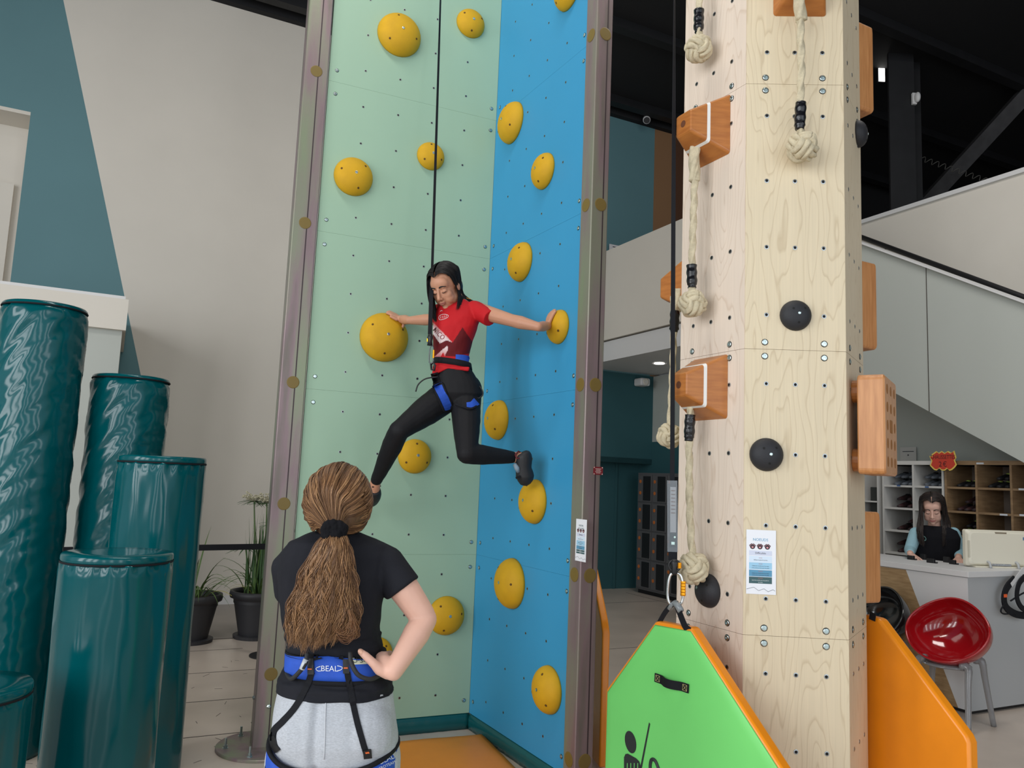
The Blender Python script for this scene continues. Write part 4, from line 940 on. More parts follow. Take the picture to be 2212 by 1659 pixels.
# computer screen seen from behind
cream = mat('cream_plastic', (222, 216, 198), .45)
def cpnt(u, v, z): return on_z(u, v, z)
pL = cpnt(2060, 1224, CH); pR = cpnt(2192, 1228, CH); pm = (pL + pR) / 2 + A * .16; d = B * -1; wsc = .27
d = (pR - pL); d.z = 0; d.normalize(); nb = V((d.y, -d.x, 0))
SC = thing('desktop_computer', V((pm.x, pm.y, CH)), 'cream all-in-one computer seen from behind on the counter', 'computer')
hw = (pR - pL).length / 2 * 1.1; x, y, z = d, UZ, nb
c = V((pm.x, pm.y, CH + .155))
m_ = MB(); m_.rings([rrect(c + z * .0, x, y, hw, .145, .015), rrect(c + z * .03, x, y, hw, .145, .02), rrect(c + z * .055, x, y, hw * .96, .13, .03), rrect(c + z * .06, x, y, hw * .9, .12, .03)]); m_.build('housing', cream, SC)
m_ = MB(); m_.box(c - z * .002, x * (hw - .01), y * .13, z * .002); m_.build('screen', black_plastic, SC)
m_ = MB(); m_.box(c + y * .125 + z * .045, x * .05, y * .006, z * .016); m_.build('vent', mat('taupe_vent', (130, 118, 98), .6), SC)
for k, cc in enumerate(((66, 132, 190), (40, 44, 60), (210, 210, 206), (70, 130, 180))):
    m_ = MB(); m_.box(c + x * (hw * .72 + .018 * k - .01) + y * .085 + z * .0585, x * .008, y * (.013 if k != 2 else .006), z * .0015); m_.build('sticker', mat('sticker_%d' % k, cc, .5), SC)
m_ = MB(); m_.box(c - y * .125 + z * .058, x * .085, y * .014, z * .001); m_.build('rating_label', mat('silver_label', (150, 152, 156), .5, var=.3, vs_=120), SC)
for s_ in (-.42, .42):
    m_ = MB(); q = c + x * (hw * s_) - y * .105 + z * .05; m_.tube(spline([q, q + z * .03 - y * .01, q + z * .045 - y * .05], 8), .01, 8); m_.build('cable', shade_grey_lam, SC, smooth=True)
m_ = MB(); m_.box(c - x * (hw * .93) + y * -.01 + z * .05, x * .012, y * .07, z * .008); m_.build('port_strip', mat('warm_grey_plastic', (196, 190, 172), .5), SC, bevel=.004)
m_ = MB(); m_.box(V((pm.x, pm.y, CH + .006)) , x * hw * .8, z * .07, y * .006); m_.build('stand', cream, SC, bevel=.003)
q = V((pR.x, pR.y, CH)) + d * .1 + A * .1
MO = thing('monitor', q, 'black monitor edge beside the cream computer on the counter', 'monitor')
m_ = MB(); m_.box(q + UZ * .19 + d * .12, d * .17, nb * .012, UZ * .15); m_.build('housing', black_plastic, MO, bevel=.006)
m_ = MB(); m_.box(q + UZ * .02 + d * .12, d * .03, nb * .01, UZ * .02); m_.box(q + UZ * .005 + d * .12, d * .09, nb * .07, UZ * .005); m_.build('stand', black_plastic, MO, bevel=.003)
# small black fobs on the counter
for k, (u, v) in enumerate(((1963, 1209), (1990, 1209), (2006, 1216), (2040, 1215), (2053, 1219))):
    q = on_z(u, v, CH) + A * .03; w_ = (.03, .026, .034, .026, .026)[k]
    t = thing('key_fob', V((q.x, q.y, CH)), ('leftmost black fob on the counter by the hand', 'black fob standing second from the left on the counter', 'wide black fob in the middle of the counter row', 'black fob second nearest the computer', 'black fob beside the cream computer')[k], 'fob', 'black fobs on the counter')
    m_ = MB(); m_.box(V((q.x, q.y, CH + .018 + .006 * (k % 2))), B * w_, A * .014, UZ * (.018 + .006 * (k % 2))); m_.build('body', black_plastic, t, bevel=.005)
    m_ = MB(); m_.tube([V((q.x, q.y, CH + .008)) - B * (w_ + .025), V((q.x, q.y, CH + .006)) - B * w_], .006, 8); m_.build('strap', black_rubber, t, smooth=True)
# harness hanging at the right end of the counter
hq = on_pl(2195, 1285, ab(0, CB - .06, 0), B)
HN = thing('hanging_harness', hq - UZ * .25, 'black harness with orange tab hanging on the counter side', 'harness')
def hp(u, v, o=0.0): return on_pl(u, v, ab(0, CB - .06 - o, 0), B)
m_ = MB(); m_.ribbon(spline([hp(2190, 1250), hp(2174, 1268), hp(2167, 1290), hp(2172, 1312), hp(2192, 1326), hp(2215, 1330)], 20), -B, .055, .012); m_.build('belt', black_web, HN)
m_ = MB(); m_.ribbon(spline([hp(2212, 1245, .02), hp(2199, 1262, .02), hp(2195, 1290, .02), hp(2205, 1312, .02), hp(2225, 1322, .02)], 20), -B, .04, .012); m_.build('leg_loop', black_web, HN)
m_ = MB(); m_.ribbon([hp(2212, 1228, .01), hp(2184, 1264, .01)], -B, .035, .003); m_.build('strap', white_gloss, HN)
m_ = MB(); m_.tube(spline([hp(2183, 1298, .01), hp(2205, 1284, .03), hp(2222, 1276, .03)], 10), .007, 6); m_.tube(spline([hp(2172, 1302, .01), hp(2162, 1318, .01), hp(2168, 1326, .01), hp(2190, 1325, .01), hp(2194, 1330, .01)], 14), .006, 6); m_.build('cord', black_web, HN, smooth=True)
m_ = MB(); q = hp(2172, 1287, .014); m_.box(q, A * .018, UZ * .012, B * .002); m_.build('tab', mat('orange_tab', (236, 96, 40), .6), HN)

# ================================================================== shelving behind the counter
SA, SD = 7.3, .4
def spz(v, u=1975): return on_pl(u, v, A * SA, A).dot(UZ)
def spb(u, v=1080): return on_pl(u, v, A * SA, A).dot(B)
rowz = [spz(v) for v in (1002, 1051, 1100, 1150, 1200)]; step = (rowz[0] - rowz[4]) / 4; rowz = [rowz[0] - step * k for k in range(8)]
white_sh = mat('white_shelf_board', (200, 198, 194), .55); taupe_back = mat('taupe_back_panel', (120, 108, 98), .7); grey_back = mat('grey_back_panel', (128, 128, 128), .7)
def shelf_unit(bs_, mt, back, name_lab):
    t = thing('shelving_unit', ab(SA + SD / 2, (bs_[0] + bs_[-1]) / 2, 0), name_lab, 'shelves')
    th = .02; lo, hi = min(bs_), max(bs_)
    for b_ in bs_:
        m_ = MB(); m_.span(SA, SA + SD, b_ - th / 2, b_ + th / 2, 0, rowz[0]); m_.build('upright', mt, t)
    for z in rowz[:-1]:
        if z < .05: continue
        m_ = MB(); m_.span(SA + .005, SA + SD, lo + th / 2, hi - th / 2, z - th / 2, z + th / 2); m_.build('shelf', mt, t)
    m_ = MB(); m_.span(SA - .004, SA + SD, lo - th / 2, hi + th / 2, rowz[0] - .01, rowz[0] + .03); m_.build('top_board', mt, t)
    m_ = MB(); m_.span(SA + SD, SA + SD + .01, lo, hi, 0, rowz[0]); m_.build('back_panel', back, t)
    return t
wb_ = [spb(u) for u in (1908, 1973, 2037)]; ob_ = [spb(u) - .002 for u in (2040, 2106, 2181, 2262)]
shelf_unit(wb_, white_sh, grey_back, 'white pigeonhole shelving of rental shoes behind the receptionist')
shelf_unit([b_ - .015 for b_ in ob_], oak_dark, taupe_back, 'oak pigeonhole shelving behind the cream computer')
lb_ = [spb(u) for u in (1858, 1896)]
t = thing('shelving_unit', ab(SA + SD / 2, sum(lb_) / 2, 0), 'narrow dark shelving just right of the tower', 'shelves')
for b_ in lb_: m_ = MB(); m_.span(SA, SA + SD, b_ - .008, b_ + .008, 0, rowz[0] - .12); m_.build('upright', white_sh, t)
for k in (1.75, 2.6, 3.45, 5): m_ = MB(); z = rowz[0] - step * k; m_.span(SA, SA + SD, lb_[1], lb_[0], z - .008, z + .008); m_.build('shelf', white_sh, t)
m_ = MB(); m_.span(SA + SD, SA + SD + .01, lb_[1], lb_[0], 0, rowz[0] - .1); m_.build('back_panel', taupe_back, t)
# rental shoes: one shoe shape, copied
def shoe_mesh(name, mats):
    m_ = MB(); rs = []
    for k in range(9):
        s_ = k / 8; yy = -.12 + .24 * s_; w = .036 * (math.sin(PI * (.16 + .74 * s_)) ** .6) * (1 + .18 * s_); h = .075 - .045 * max(0, s_ - .35) / .65 + (.012 if s_ < .2 else 0)
        rs.append([V((w * math.cos(a) * (1 if math.sin(a) < .3 else .8), yy, max(0, h / 2 + h / 2 * math.sin(a)))) for a in [i * 2 * PI / 10 for i in range(10)]])
    m_.rings(rs, 0); m_.ell(V((0, -.075, .075)), .026, .032, .012, nu=10, nv=6, mi=1); return m_.mesh(name, mats, smooth=True)
shoe_g = shoe_mesh('rental_shoe', [mat('grey_shoe', (96, 102, 110), .7, var=.3, vs_=30), dark_hole]); shoe_k = shoe_mesh('climbing_shoe', [mat('black_shoe', (30, 30, 33), .6, var=.3, vs_=40), mat('lime_lining', (170, 190, 90), .7)])
shoe_r = shoe_mesh('approach_shoe', [mat('dark_red_shoe', (74, 38, 38), .7, col2=(30, 30, 36), vs_=18), dark_hole])
def shoes(me, cells, n, lab, grp, seed, lay=2):
    rg = random.Random(seed)
    for (b0, b1, z) in cells:
        for k in range(n):
            l = k % lay; i = k // lay; cnt = (n + lay - 1) // lay
            b_ = b0 + (b1 - b0) * (i + .6 + .12 * l) / (cnt + .4); o = bpy.data.objects.new(me.name, me); COL.objects.link(o)
            th = math.atan2(-A.y, -A.x) - PI / 2 + rg.uniform(-.06, .06)
            o.matrix_world = Matrix.Translation(ab(SA + .16 + .02 * l, b_, z + .011 + l * .074)) @ Matrix.Rotation(th, 4, 'Z') @ Matrix.Scale(.82, 4); tag(o, lab, 'shoe', grp); ORG[o] = o.location.copy()
cw = lambda i: (wb_[i + 1] + .03, wb_[i] - .03); co = lambda i: (ob_[i + 1] + .03 - .015, ob_[i] - .03 - .015)
shoes(shoe_g, [(*cw(0), rowz[1])], 6, 'grey rental shoe in the top left white pigeonhole', 'grey shoes in the top left pigeonhole', 1)
shoes(shoe_g, [(*cw(1), rowz[1])], 6, 'grey rental shoe in the top right white pigeonhole', 'grey shoes in the top right pigeonhole', 2)
shoes(shoe_k, [(*co(0), rowz[1])], 3, 'black shoe with lime lining left in the oak top row', 'black and lime shoes on the left', 3, 1)
shoes(shoe_k, [(*co(1), rowz[1])], 5, 'black shoe with lime lining piled right in the oak top row', 'black and lime shoes on the right', 4)
shoes(shoe_r, [(*cw(0), rowz[2])], 4, 'dark red shoe in the second white pigeonhole down', 'dark red shoes, second row', 5)
shoes(shoe_r, [(*cw(0), rowz[3])], 3, 'dark shoe in the third white pigeonhole down', 'dark shoes, third row', 6)
shoes(shoe_r, [(*cw(0), rowz[4])], 4, 'dark red shoe in the lowest visible white pigeonhole', 'dark red shoes, lowest row', 7)
shoes(shoe_r, [(*co(0), rowz[2])], 5, 'dark red shoe in the oak pigeonhole behind her shoulder', 'dark red shoes behind the shoulder', 8)
shoes(shoe_k, [(*co(0), rowz[3])], 5, 'dark shoe piled in the oak pigeonhole behind her arm', 'dark shoes behind the arm', 9)
# tags on the shelf edges
lab_m = mat('shelf_label', (205, 210, 216), .5); lab_b = mat('blue_shelf_label', (60, 92, 140), .5)
for k, (u, v, mm) in enumerate(((1941, 1049, lab_b), (2002, 1052, lab_b), (2117, 1001, lab_m), (2168, 1112, lab_m), (2209, 1057, lab_m), (2211, 1113, lab_m))):
    q = on_pl(u, v, A * (SA - .006), A); m_ = MB(); m_.box(q, B * (.02 if mm is lab_b else .035), UZ * .008, A * .001)
    tag(m_.build('shelf_tag', mm), ('blue tag under the top left white pigeonhole', 'blue tag under the top right white pigeonhole', 'white tag on the oak top board', 'white tag on the oak shelf right of the computer top', 'white tag at the right picture edge, upper oak shelf', 'white tag at the right picture edge, lower oak shelf')[k], 'tag', 'shelf tags')
q = ab(SA + .18, (ob_[1] + ob_[2]) / 2 - .015, rowz[4] + .012)
for k, (cc, lab, s_) in enumerate((((110, 150, 90), 'green folded cloth in the oak pigeonhole above the computer', 1), ((130, 60, 90), 'pink folded cloth in the oak pigeonhole above the computer', -1))):
    m_ = MB(); m_.box(q + B * (.08 * s_) + UZ * .04, A * .1, B * .07, UZ * .04); tag(m_.build('folded_cloth', mat('cloth_%d' % k, cc, .8, var=.25, vs_=20), bevel=.02, seg=3), lab, 'cloth')
q = ab(SA + .15, (lb_[0] + lb_[1]) / 2 - .03, rowz[0] - step * 2.6 + .01)
m_ = MB(); m_.box(q + UZ * .17, A * .1, B * .05, UZ * .17); tag(m_.build('ring_binder', mat('dark_binder', (42, 46, 44), .6), bevel=.005), 'dark binder standing on the narrow shelf beside the tower', 'binder')
# star-burst price card hanging from the shelves
cx_ = on_pl(2037, 995, A * (SA - .05), A); x, y, z = frame3(-A)
star = [(-.46, .3), (-.26, .46), (-.16, .37), (-.04, .46), (.08, .36), (.22, .46), (.34, .37), (.47, .47), (.54, .14), (.48, .02), (.55, -.2), (.46, -.34), (.36, -.44), (.26, -.48), (.17, -.38), (.06, -.48), (-.06, -.47), (-.16, -.37), (-.26, -.47), (-.36, -.45), (-.44, -.36), (-.54, -.24), (-.47, -.02), (-.55, .22), (-.44, .23)]
red_card = mat('red_card', (196, 62, 44), .35); yel_card = mat('yellow_card', (226, 196, 96), .35)
PCARD = thing('price_card', cx_ - UZ * .1, 'red and yellow starburst price card hanging above the receptionist', 'sign')
kx = (on_pl(2067, 995, A * (SA - .05), A) - on_pl(2008, 995, A * (SA - .05), A)).length; ky = .205
m_ = MB(); m_.prism([cx_ + x * (kx * .5 * a / .55) * 1.0 + y * (ky * b) for a, b in star], z * .002); m_.build('border', yel_card, PCARD)
m_ = MB(); m_.prism([cx_ + z * .0022 + x * (kx * .5 * a / .55 * .9) + y * (ky * b * .88) for a, b in star], z * .001); m_.build('face', red_card, PCARD)
text('CHAUSSETTES', 'lettering', mat('marker_ink', (58, 20, 24), .6), PCARD, cx_ + y * (ky * .16) + z * .0036, x, y, ky * .27, .0003, sx=kx / ky * .53)
text('2€', 'lettering', MATS['marker_ink'], PCARD, cx_ - y * (ky * .18) + z * .0036, x, y, ky * .34, .0003, spacing=1.2)
# white note behind the tower edge
q = on_pl(1962, 985, ab(7.96, 0, 0), A); m_ = MB(); m_.box(q, B * .1, UZ * .1, A * .001); m_.box(q + UZ * .05 - A * .002, B * .07, UZ * .004, A * .0005, 1); m_.box(q + UZ * .01 - A * .002, B * .008, UZ * .008, A * .0005, 1)
tag(m_.build('paper_note', [mat('note_paper', (190, 188, 184), .6), ink]), 'white note pinned on the grey wall above the shelves', 'note')

# ================================================================== shell chairs
acry = mat('smoked_acrylic', (178, 178, 180), .06, trans=.6, spec=.6)
def shell_chair(c, face, col, lab, R=.278):
    """c: point on the floor under the seat; face: horizontal direction the seat looks to"""
    f = V(face).normalized(); s_ = f.cross(UZ).normalized(); t = thing('shell_chair', c, lab, 'chair', 'shell chairs at the counter')
    ax = (f * math.cos(.62) + UZ * math.sin(.62)).normalized(); up2 = (UZ - ax * UZ.dot(ax)).normalized()
    oc = c + UZ * .652; m_ = MB(); NU, NV = 48, 14; rs = []
    for j in range(NV + 1):
        th = j / NV * PI / 2; ring = []
        for i in range(NU):
            a_ = 2 * PI * i / NU; wob = (1 + .03 * math.cos(2 * a_)) * (1 - .16 * max(0, math.sin(a_)) ** 2)
            rr = math.sin(PI / 2 - th) ** .8; dep = math.sin(th) ** .9
            ring.append(oc + s_ * (R * 1.0 * rr * math.cos(a_)) * wob + up2 * (R * .93 * rr * math.sin(a_)) - ax * (.235 * dep) + up2 * (.03 * dep))
        rs.append(ring)
    m_.rings(rs[:-1] , caps=False); o_ = len(m_.v); m_.v.append(tuple(sum(rs[-1], V((0, 0, 0))) / NU)); b0_ = (NV - 1) * NU
    m_.f += [(b0_ + i, b0_ + (i + 1) % NU, o_) for i in range(NU)]; m_.m += [0] * NU
    sh = m_.build('shell', col, t, smooth=True); md = sh.modifiers.new('solid', 'SOLIDIFY'); md.thickness = .014; md.offset = 0; md2 = sh.modifiers.new('bev', 'BEVEL'); md2.width = .005; md2.segments = 2
    for i in (-1, 1):
        for k in (-1, 1):
            top = c + s_ * (.17 * i) + f * (.11 * k - .05) + UZ * (.425 - .012 * k); ft = c + s_ * (.22 * i) + f * (.2 * k); m_ = MB()
            pth = spline([top - s_ * (.05 * i) + UZ * .01, top, top.lerp(ft, .25), top.lerp(ft, .6), ft + UZ * .002], 14); m_.tube(pth, [.034, .034, .031, .028, .025, .023, .022, .021, .0205, .02, .02, .0195, .019, .019], 14); m_.build('leg', acry, t, smooth=True)
    m_ = MB(); m_.lathe([(.0001, .395), (.15, .395), (.16, .405), (.1, .415)], c, n=32); m_.build('seat_frame', acry, t, smooth=True)
    return t
red_gloss = mat('glossy_red_plastic', (158, 14, 22), .1, coat=.6); blk_gloss = mat('glossy_black_plastic', (24, 26, 28), .14, coat=.4)
fcen = (on_z(2078, 1570, 0) + on_z(2133, 1573, 0)) / 2
shell_chair(V((fcen.x - .13, fcen.y + .1, 0)), V((-.8, -.6, 0)), red_gloss, 'glossy red shell chair with clear legs in front of the counter')
shell_chair(V((2.95, 6.45, 0)), V((-.9, -.3, 0)), blk_gloss, 'black shell chair half hidden behind the orange gate')

# ================================================================== lockers under the balcony
lk = mat('locker_grey', (92, 92, 94), .55); lk_in = mat('locker_dark_door', (30, 31, 34), .5); lk_o = mat('orange_number_tag', (196, 110, 50), .6)
LK = thing('locker_block', ab(7.35, 9.0, 0), 'block of dark grey lockers with orange number tags under the balcony', 'lockers')
m_ = MB(); m_.span(7.18, 7.5, 7.4, 9.9, .06, 1.78); m_.build('frame', lk, LK)
m_ = MB(); m_.span(7.22, 7.5, 7.4, 9.9, 0, .06); m_.build('plinth', black_plastic, LK)
for i in range(7):
    for k in range(4):
        b1_ = 9.88 - .352 * i; b0_ = b1_ - .33; z0 = .09 + .42 * k; z1 = z0 + .4
        m_ = MB(); m_.span(7.165, 7.18, b0_, b1_, z0, z1); dr = m_.build('door', lk, LK, bevel=.003, seg=1)
        m_ = MB(); m_.span(7.16, 7.166, b0_ + .02, b1_ - .13, z0 + .02, z1 - .02); m_.build('door_pane', lk_in, dr)
        for zz in (z0 + .13, z1 - .1):
            m_ = MB(); x, y, z = frame3(-A); m_.lathe([(.026, 0), (.026, .004), (.012, .006), (.0001, .006)], ab(7.164, b1_ - .06, zz), (x, y, z), 12); m_.build('number_tag', lk_o, dr)
# ================================================================== people
from mathutils.bvhtree import BVHTree
def vox(mb, name, mats, parent, size, it=5, fac=.5, disp=None, color=None):
    """overlapping closed shapes -> one continuous smooth surface"""
    me = mb.mesh('tmp', []); ob = bpy.data.objects.new('tmp', me)
    md = ob.modifiers.new('r', 'REMESH'); md.mode = 'VOXEL'; md.voxel_size = size; md.use_smooth_shade = True
    if it: m2 = ob.modifiers.new('s', 'SMOOTH'); m2.factor = fac; m2.iterations = it
    m3 = evaluated(ob); bpy.data.meshes.remove(me); m3.name = name
    if disp:
        pn = [(v.co.copy(), v.normal.copy()) for v in m3.vertices]
        m3.vertices.foreach_set('co', [x for c, n in pn for x in c + n * disp(c, n)]); m3.update()
    if color:
        at_ = m3.color_attributes.new('col', 'FLOAT_COLOR', 'POINT')
        at_.data.foreach_set('color', [x for v in [(v.co.copy(), v.normal.copy()) for v in m3.vertices] for x in color(*v)])
    bv = BVHTree.FromPolygons([v.co.copy() for v in m3.vertices], [tuple(p.vertices) for p in m3.polygons])
    o_ = ORG[parent]; m3.transform(Matrix.Translation(-o_))
    for m in (mats if isinstance(mats, (list, tuple)) else [mats]): m3.materials.append(m)
    m3.polygons.foreach_set('use_smooth', [True] * len(m3.polygons)); m3.update()
    o = bpy.data.objects.new(name, m3); COL.objects.link(o); o.parent = parent; ORG[o] = o_
    return o, bv
def limb(mb, pts, rad, n=14, k=5):
    """tapered rounded chain through joints"""
    pts = [V(p) for p in pts]
    for i, (p, r) in enumerate(zip(pts, rad)):
        mb.ell(p, r, r, r, nu=n, nv=8)
        if i: mb.tube([pts[i - 1].lerp(p, s / k) for s in range(k + 1)], [rad[i - 1] + (r - rad[i - 1]) * s / k for s in range(k + 1)], n)
def sleeve(mb, pts, rad, n=20, ext=.012):
    limb(mb, pts[:-1], rad[:-1], n); a, b = V(pts[-2]), V(pts[-1]); d = (b - a).normalized()
    mb.tube([a.lerp(b, s / 6) for s in range(7)] + [b + d * ext], [rad[-2] + (rad[-1] - rad[-2]) * s / 6 for s in range(7)] + [rad[-1]], n)
def trunk(mb, secs, x, y, e=.8, n=28):
    """stack of rounded sections: (centre, half width, half depth)"""
    rs = []
    for c, hw, hd in secs:
        rs.append([c + x * (hw * math.copysign(abs(math.cos(a)) ** e, math.cos(a))) + y * (hd * math.copysign(abs(math.sin(a)) ** e, math.sin(a))) for a in [2 * PI * i / n for i in range(n)]])
    mb.rings(rs)
def hand(mb, w, d, pn, side, L=.18, curl=.25, spread=.12, thumb=.7, tc=.3, r=.0088, curls=None):
    """w wrist, d pointing direction, pn palm normal, side = thumb side direction; five separate bent fingers"""
    d = V(d).normalized(); pn = V(pn); pn = (pn - d * pn.dot(d)).normalized(); s = d.cross(pn)
    if s.dot(V(side)) < 0: s = -s
    k = L / .18
    kn = []
    for i, o in enumerate((.03, .0105, -.009, -.028)):
        kn.append(w + d * ((.088, .092, .088, .078)[i] * k) + s * (o * k))
    # palm
    mb.tube([w - d * .01 * k, w + d * .02 * k, w + d * .055 * k, w + d * .088 * k], [(.013 * k, .022 * k), (.013 * k, .031 * k), (.014 * k, .039 * k), (.0115 * k, .038 * k)], 14, upv=pn)
    mb.ell(w + d * .035 * k + s * .025 * k + pn * .006 * k, .02 * k, .014 * k, .03 * k, (s, pn, d), 12, 8)
    for i, ln in enumerate((.072, .08, .075, .058)):
        c = (curls[i] if curls else curl); dd = (d + s * (spread * (1.2 - .85 * i) * .5)).normalized(); p = kn[i] - dd * .012 * k; pts = [p]; a = c * .6
        for f_ in (.46, .31, .25):
            rot = Matrix.Rotation(a, 3, s) if s.cross(dd).dot(pn) > 0 else Matrix.Rotation(-a, 3, s)
            p = p + (rot @ dd) * (ln * k * f_ + (.012 * k if f_ == .46 else 0)); pts.append(p); a += c * 1.2
        limb(mb, pts, [r * 1.12 * k, r * k, r * .92 * k, r * .78 * k], 10, 3)
    td = (d * math.cos(thumb) + s * math.sin(thumb) + pn * .25).normalized(); b = w + d * .018 * k + s * .022 * k + pn * .004 * k
    p1 = b + td * .038 * k; t2 = (td + d * tc).normalized(); p2 = p1 + t2 * .034 * k; p3 = p2 + (t2 + d * tc * .6).normalized() * .026 * k
    limb(mb, [b, p1, p2, p3], [.0145 * k, .0115 * k, .0105 * k, .0085 * k], 10, 3)
    return p3
def head_T(c, f, up, s=1.0):
    f = V(f).normalized(); up = V(up); up = (up - f * up.dot(f)).normalized(); x = f.cross(up)
    return lambda a, b, d: V(c) + x * (a * s) + f * (b * s) + up * (d * s), (x, f, up), s
def add_head(mb, H):
    T, ax, s = H
    E = lambda c, r: mb.ell(T(*c), r[0] * s, r[1] * s, r[2] * s, ax, 18, 12)
    E((0, -.012, .03), (.074, .094, .086)); E((0, .024, -.035), (.060, .066, .078)); E((0, .036, -.082), (.044, .045, .034)); E((0, .072, -.104), (.018, .014, .014))
    E((0, .05, .03), (.058, .04, .05))
    for i in (-1, 1):
        E((i * .024, .0795, .014), (.018, .009, .007)); E((i * .034, .055, -.036), (.027, .025, .03)); E((i * .028, .046, -.058), (.034, .034, .036)); E((i * .031, .0745, -.008), (.0165, .0125, .0115)); E((i * .011, .0985, -.046), (.0085, .0095, .007))
        E((i * .075, -.006, -.015), (.009, .02, .03)); E((i * .045, .02, -.07), (.02, .04, .03))
    limb(mb, [T(0, .086, .008), T(0, .097, -.02), T(0, .108, -.04)], [.0085 * s, .0095 * s, .0115 * s], 10, 3)
    E((0, .088, -.067), (.02, .011, .0055)); E((0, .087, -.077), (.018, .011, .006))
def face_parts(parent, H, hairm, lipm, brow=1.0):
    T, ax, s = H
    for i in (-1, 1):
        m_ = MB(); m_.tube(spline([T(i * .013, .0915, .017), T(i * .03, .0905, .023), T(i * .052, .076, .016)], 8), [(.0016 * s * brow, .0034 * s), (.0024 * s * brow, .004 * s), (.0024 * s * brow, .004 * s), (.0024 * s, .0038 * s), (.0022 * s, .0034 * s), (.002 * s, .003 * s), (.0016 * s, .0024 * s), (.001 * s, .0014 * s)], 8, upv=ax[1]); m_.build('eyebrow', hairm, parent, smooth=True)
        m_ = MB(); m_.tube(spline([T(i * .016, .0845, -.0125), T(i * .03, .089, -.0155), T(i * .046, .0795, -.0105)], 8), [.0007 * s, .0014 * s, .0017 * s, .0018 * s, .0018 * s, .0017 * s, .0014 * s, .0008 * s], 6); m_.build('eyelashes', hairm, parent, smooth=True)
    m_ = MB(); m_.tube(spline([T(-.023, .0895, -.0715), T(-.01, .0985, -.069), T(0, .0995, -.07), T(.01, .0985, -.069), T(.023, .0895, -.0715)], 12), [(.0018 * s, .0012 * s)] + [(.0032 * s, .0026 * s)] * 10 + [(.0018 * s, .0012 * s)], 8, upv=ax[2])
    m_.tube(spline([T(-.02, .089, -.0735), T(-.008, .097, -.0775), T(.008, .097, -.0775), T(.02, .089, -.0735)], 12), [(.0016 * s, .0012 * s)] + [(.004 * s, .0028 * s)] * 10 + [(.0016 * s, .0012 * s)], 8, upv=ax[2]); m_.build('lips', lipm, parent, smooth=True)
def strands(name, mtl, parent, groups, seed, rad=.0011, seg=22, wave=(.004, 5.0), cols=((118, 86, 58),), jit=.006, pull=0.0):
    """groups: list of (guides, count); a guide is a polyline; neighbouring guides are blended"""
    rg = random.Random(seed); vs_ = []; fs = []; cs = []
    for guides, cnt in groups:
        G = [spline(g, seg) for g in guides]; m = len(G); NC = max(12, cnt // 14)
        CLUMP = [((q_ + rg.random()) / NC, V((rg.gauss(0, 1), rg.gauss(0, 1), rg.gauss(0, 1))), rg.uniform(0, 6.28), rg.uniform(0, 6.28), wave[1] * rg.uniform(.75, 1.3), wave[0] * rg.uniform(.5, 1.4), rg.choice(cols)) for q_ in range(NC)]
        for k in range(cnt):
            cl_ = CLUMP[k % NC]; t0_, coff, ph, ph2, fr, am, cc_ = cl_
            t = max(0.0, min(.99999, t0_ + rg.gauss(0, .5 / NC))) * (m - 1); i = min(int(t), m - 2); t -= i
            off = (coff + V((rg.gauss(0, 1), rg.gauss(0, 1), rg.gauss(0, 1))) * .45) * jit; ln = 1 - rg.random() ** 2 * .16
            ph += rg.gauss(0, .35); ph2 += rg.gauss(0, .35); am *= rg.uniform(.8, 1.2)
            c = lin(cc_ if rg.random() < .6 else rg.choice(cols)); b_ = rg.uniform(.75, 1.3); c = (c[0] * b_, c[1] * b_, c[2] * b_, 1)
            pts = []
            for q in range(seg):
                s = q / (seg - 1) * ln * (seg - 1); a = min(int(s), seg - 2); w = s - a
                p = G[i][a].lerp(G[i][a + 1], w).lerp(G[i + 1][a].lerp(G[i + 1][a + 1], w), t); u = q / (seg - 1)
                p = p + off * (.25 + .75 * min(1, u * 2.5)) + V((math.sin(fr * u * 6.28 + ph), .6 * math.sin(fr * u * 6.28 + ph2), .35 * math.cos(fr * u * 6.28 + ph))) * (am * min(1, u * 2.0))
                pts.append(p)
            o = len(vs_)
            for q in range(seg):
                d = (pts[min(q + 1, seg - 1)] - pts[max(q - 1, 0)]).normalized(); x = d.cross(V((.3, .8, .5))).normalized(); y = d.cross(x); r = rad * (1 if q < seg - 4 else (seg - q) / 5)
                for a in (0, 2.094, 4.189): vs_.append(tuple(pts[q] + (x * math.cos(a) + y * math.sin(a)) * r)); cs.append(c)
            for q in range(seg - 1):
                for a in range(3): b2 = (a + 1) % 3; fs.append((o + q * 3 + a, o + q * 3 + b2, o + q * 3 + 3 + b2, o + q * 3 + 3 + a))
    me = bpy.data.meshes.new(name); o_ = ORG[parent]
    me.from_pydata([(a - o_.x, b - o_.y, c - o_.z) for a, b, c in vs_], [], fs); me.materials.append(mtl)
    ca = me.color_attributes.new('col', 'FLOAT_COLOR', 'POINT'); ca.data.foreach_set('color', [x for c in cs for x in c]); me.polygons.foreach_set('use_smooth', [True] * len(me.polygons)); me.update()
    o = bpy.data.objects.new(name, me); COL.objects.link(o); o.parent = parent; ORG[o] = o_; return o
def hit(bvs, u, v, fall):
    d = ray(u, v).normalized(); best = None
    for bv in bvs:
        p, n, i, dist = bv.ray_cast(CAM, d)
        if p is not None and (best is None or dist < best[2]): best = (p, n, dist)
    if best: return best[0], (best[1] if best[1].dot(d) < 0 else -best[1])
    return at(u, v, fall), V((0, -1, 0))
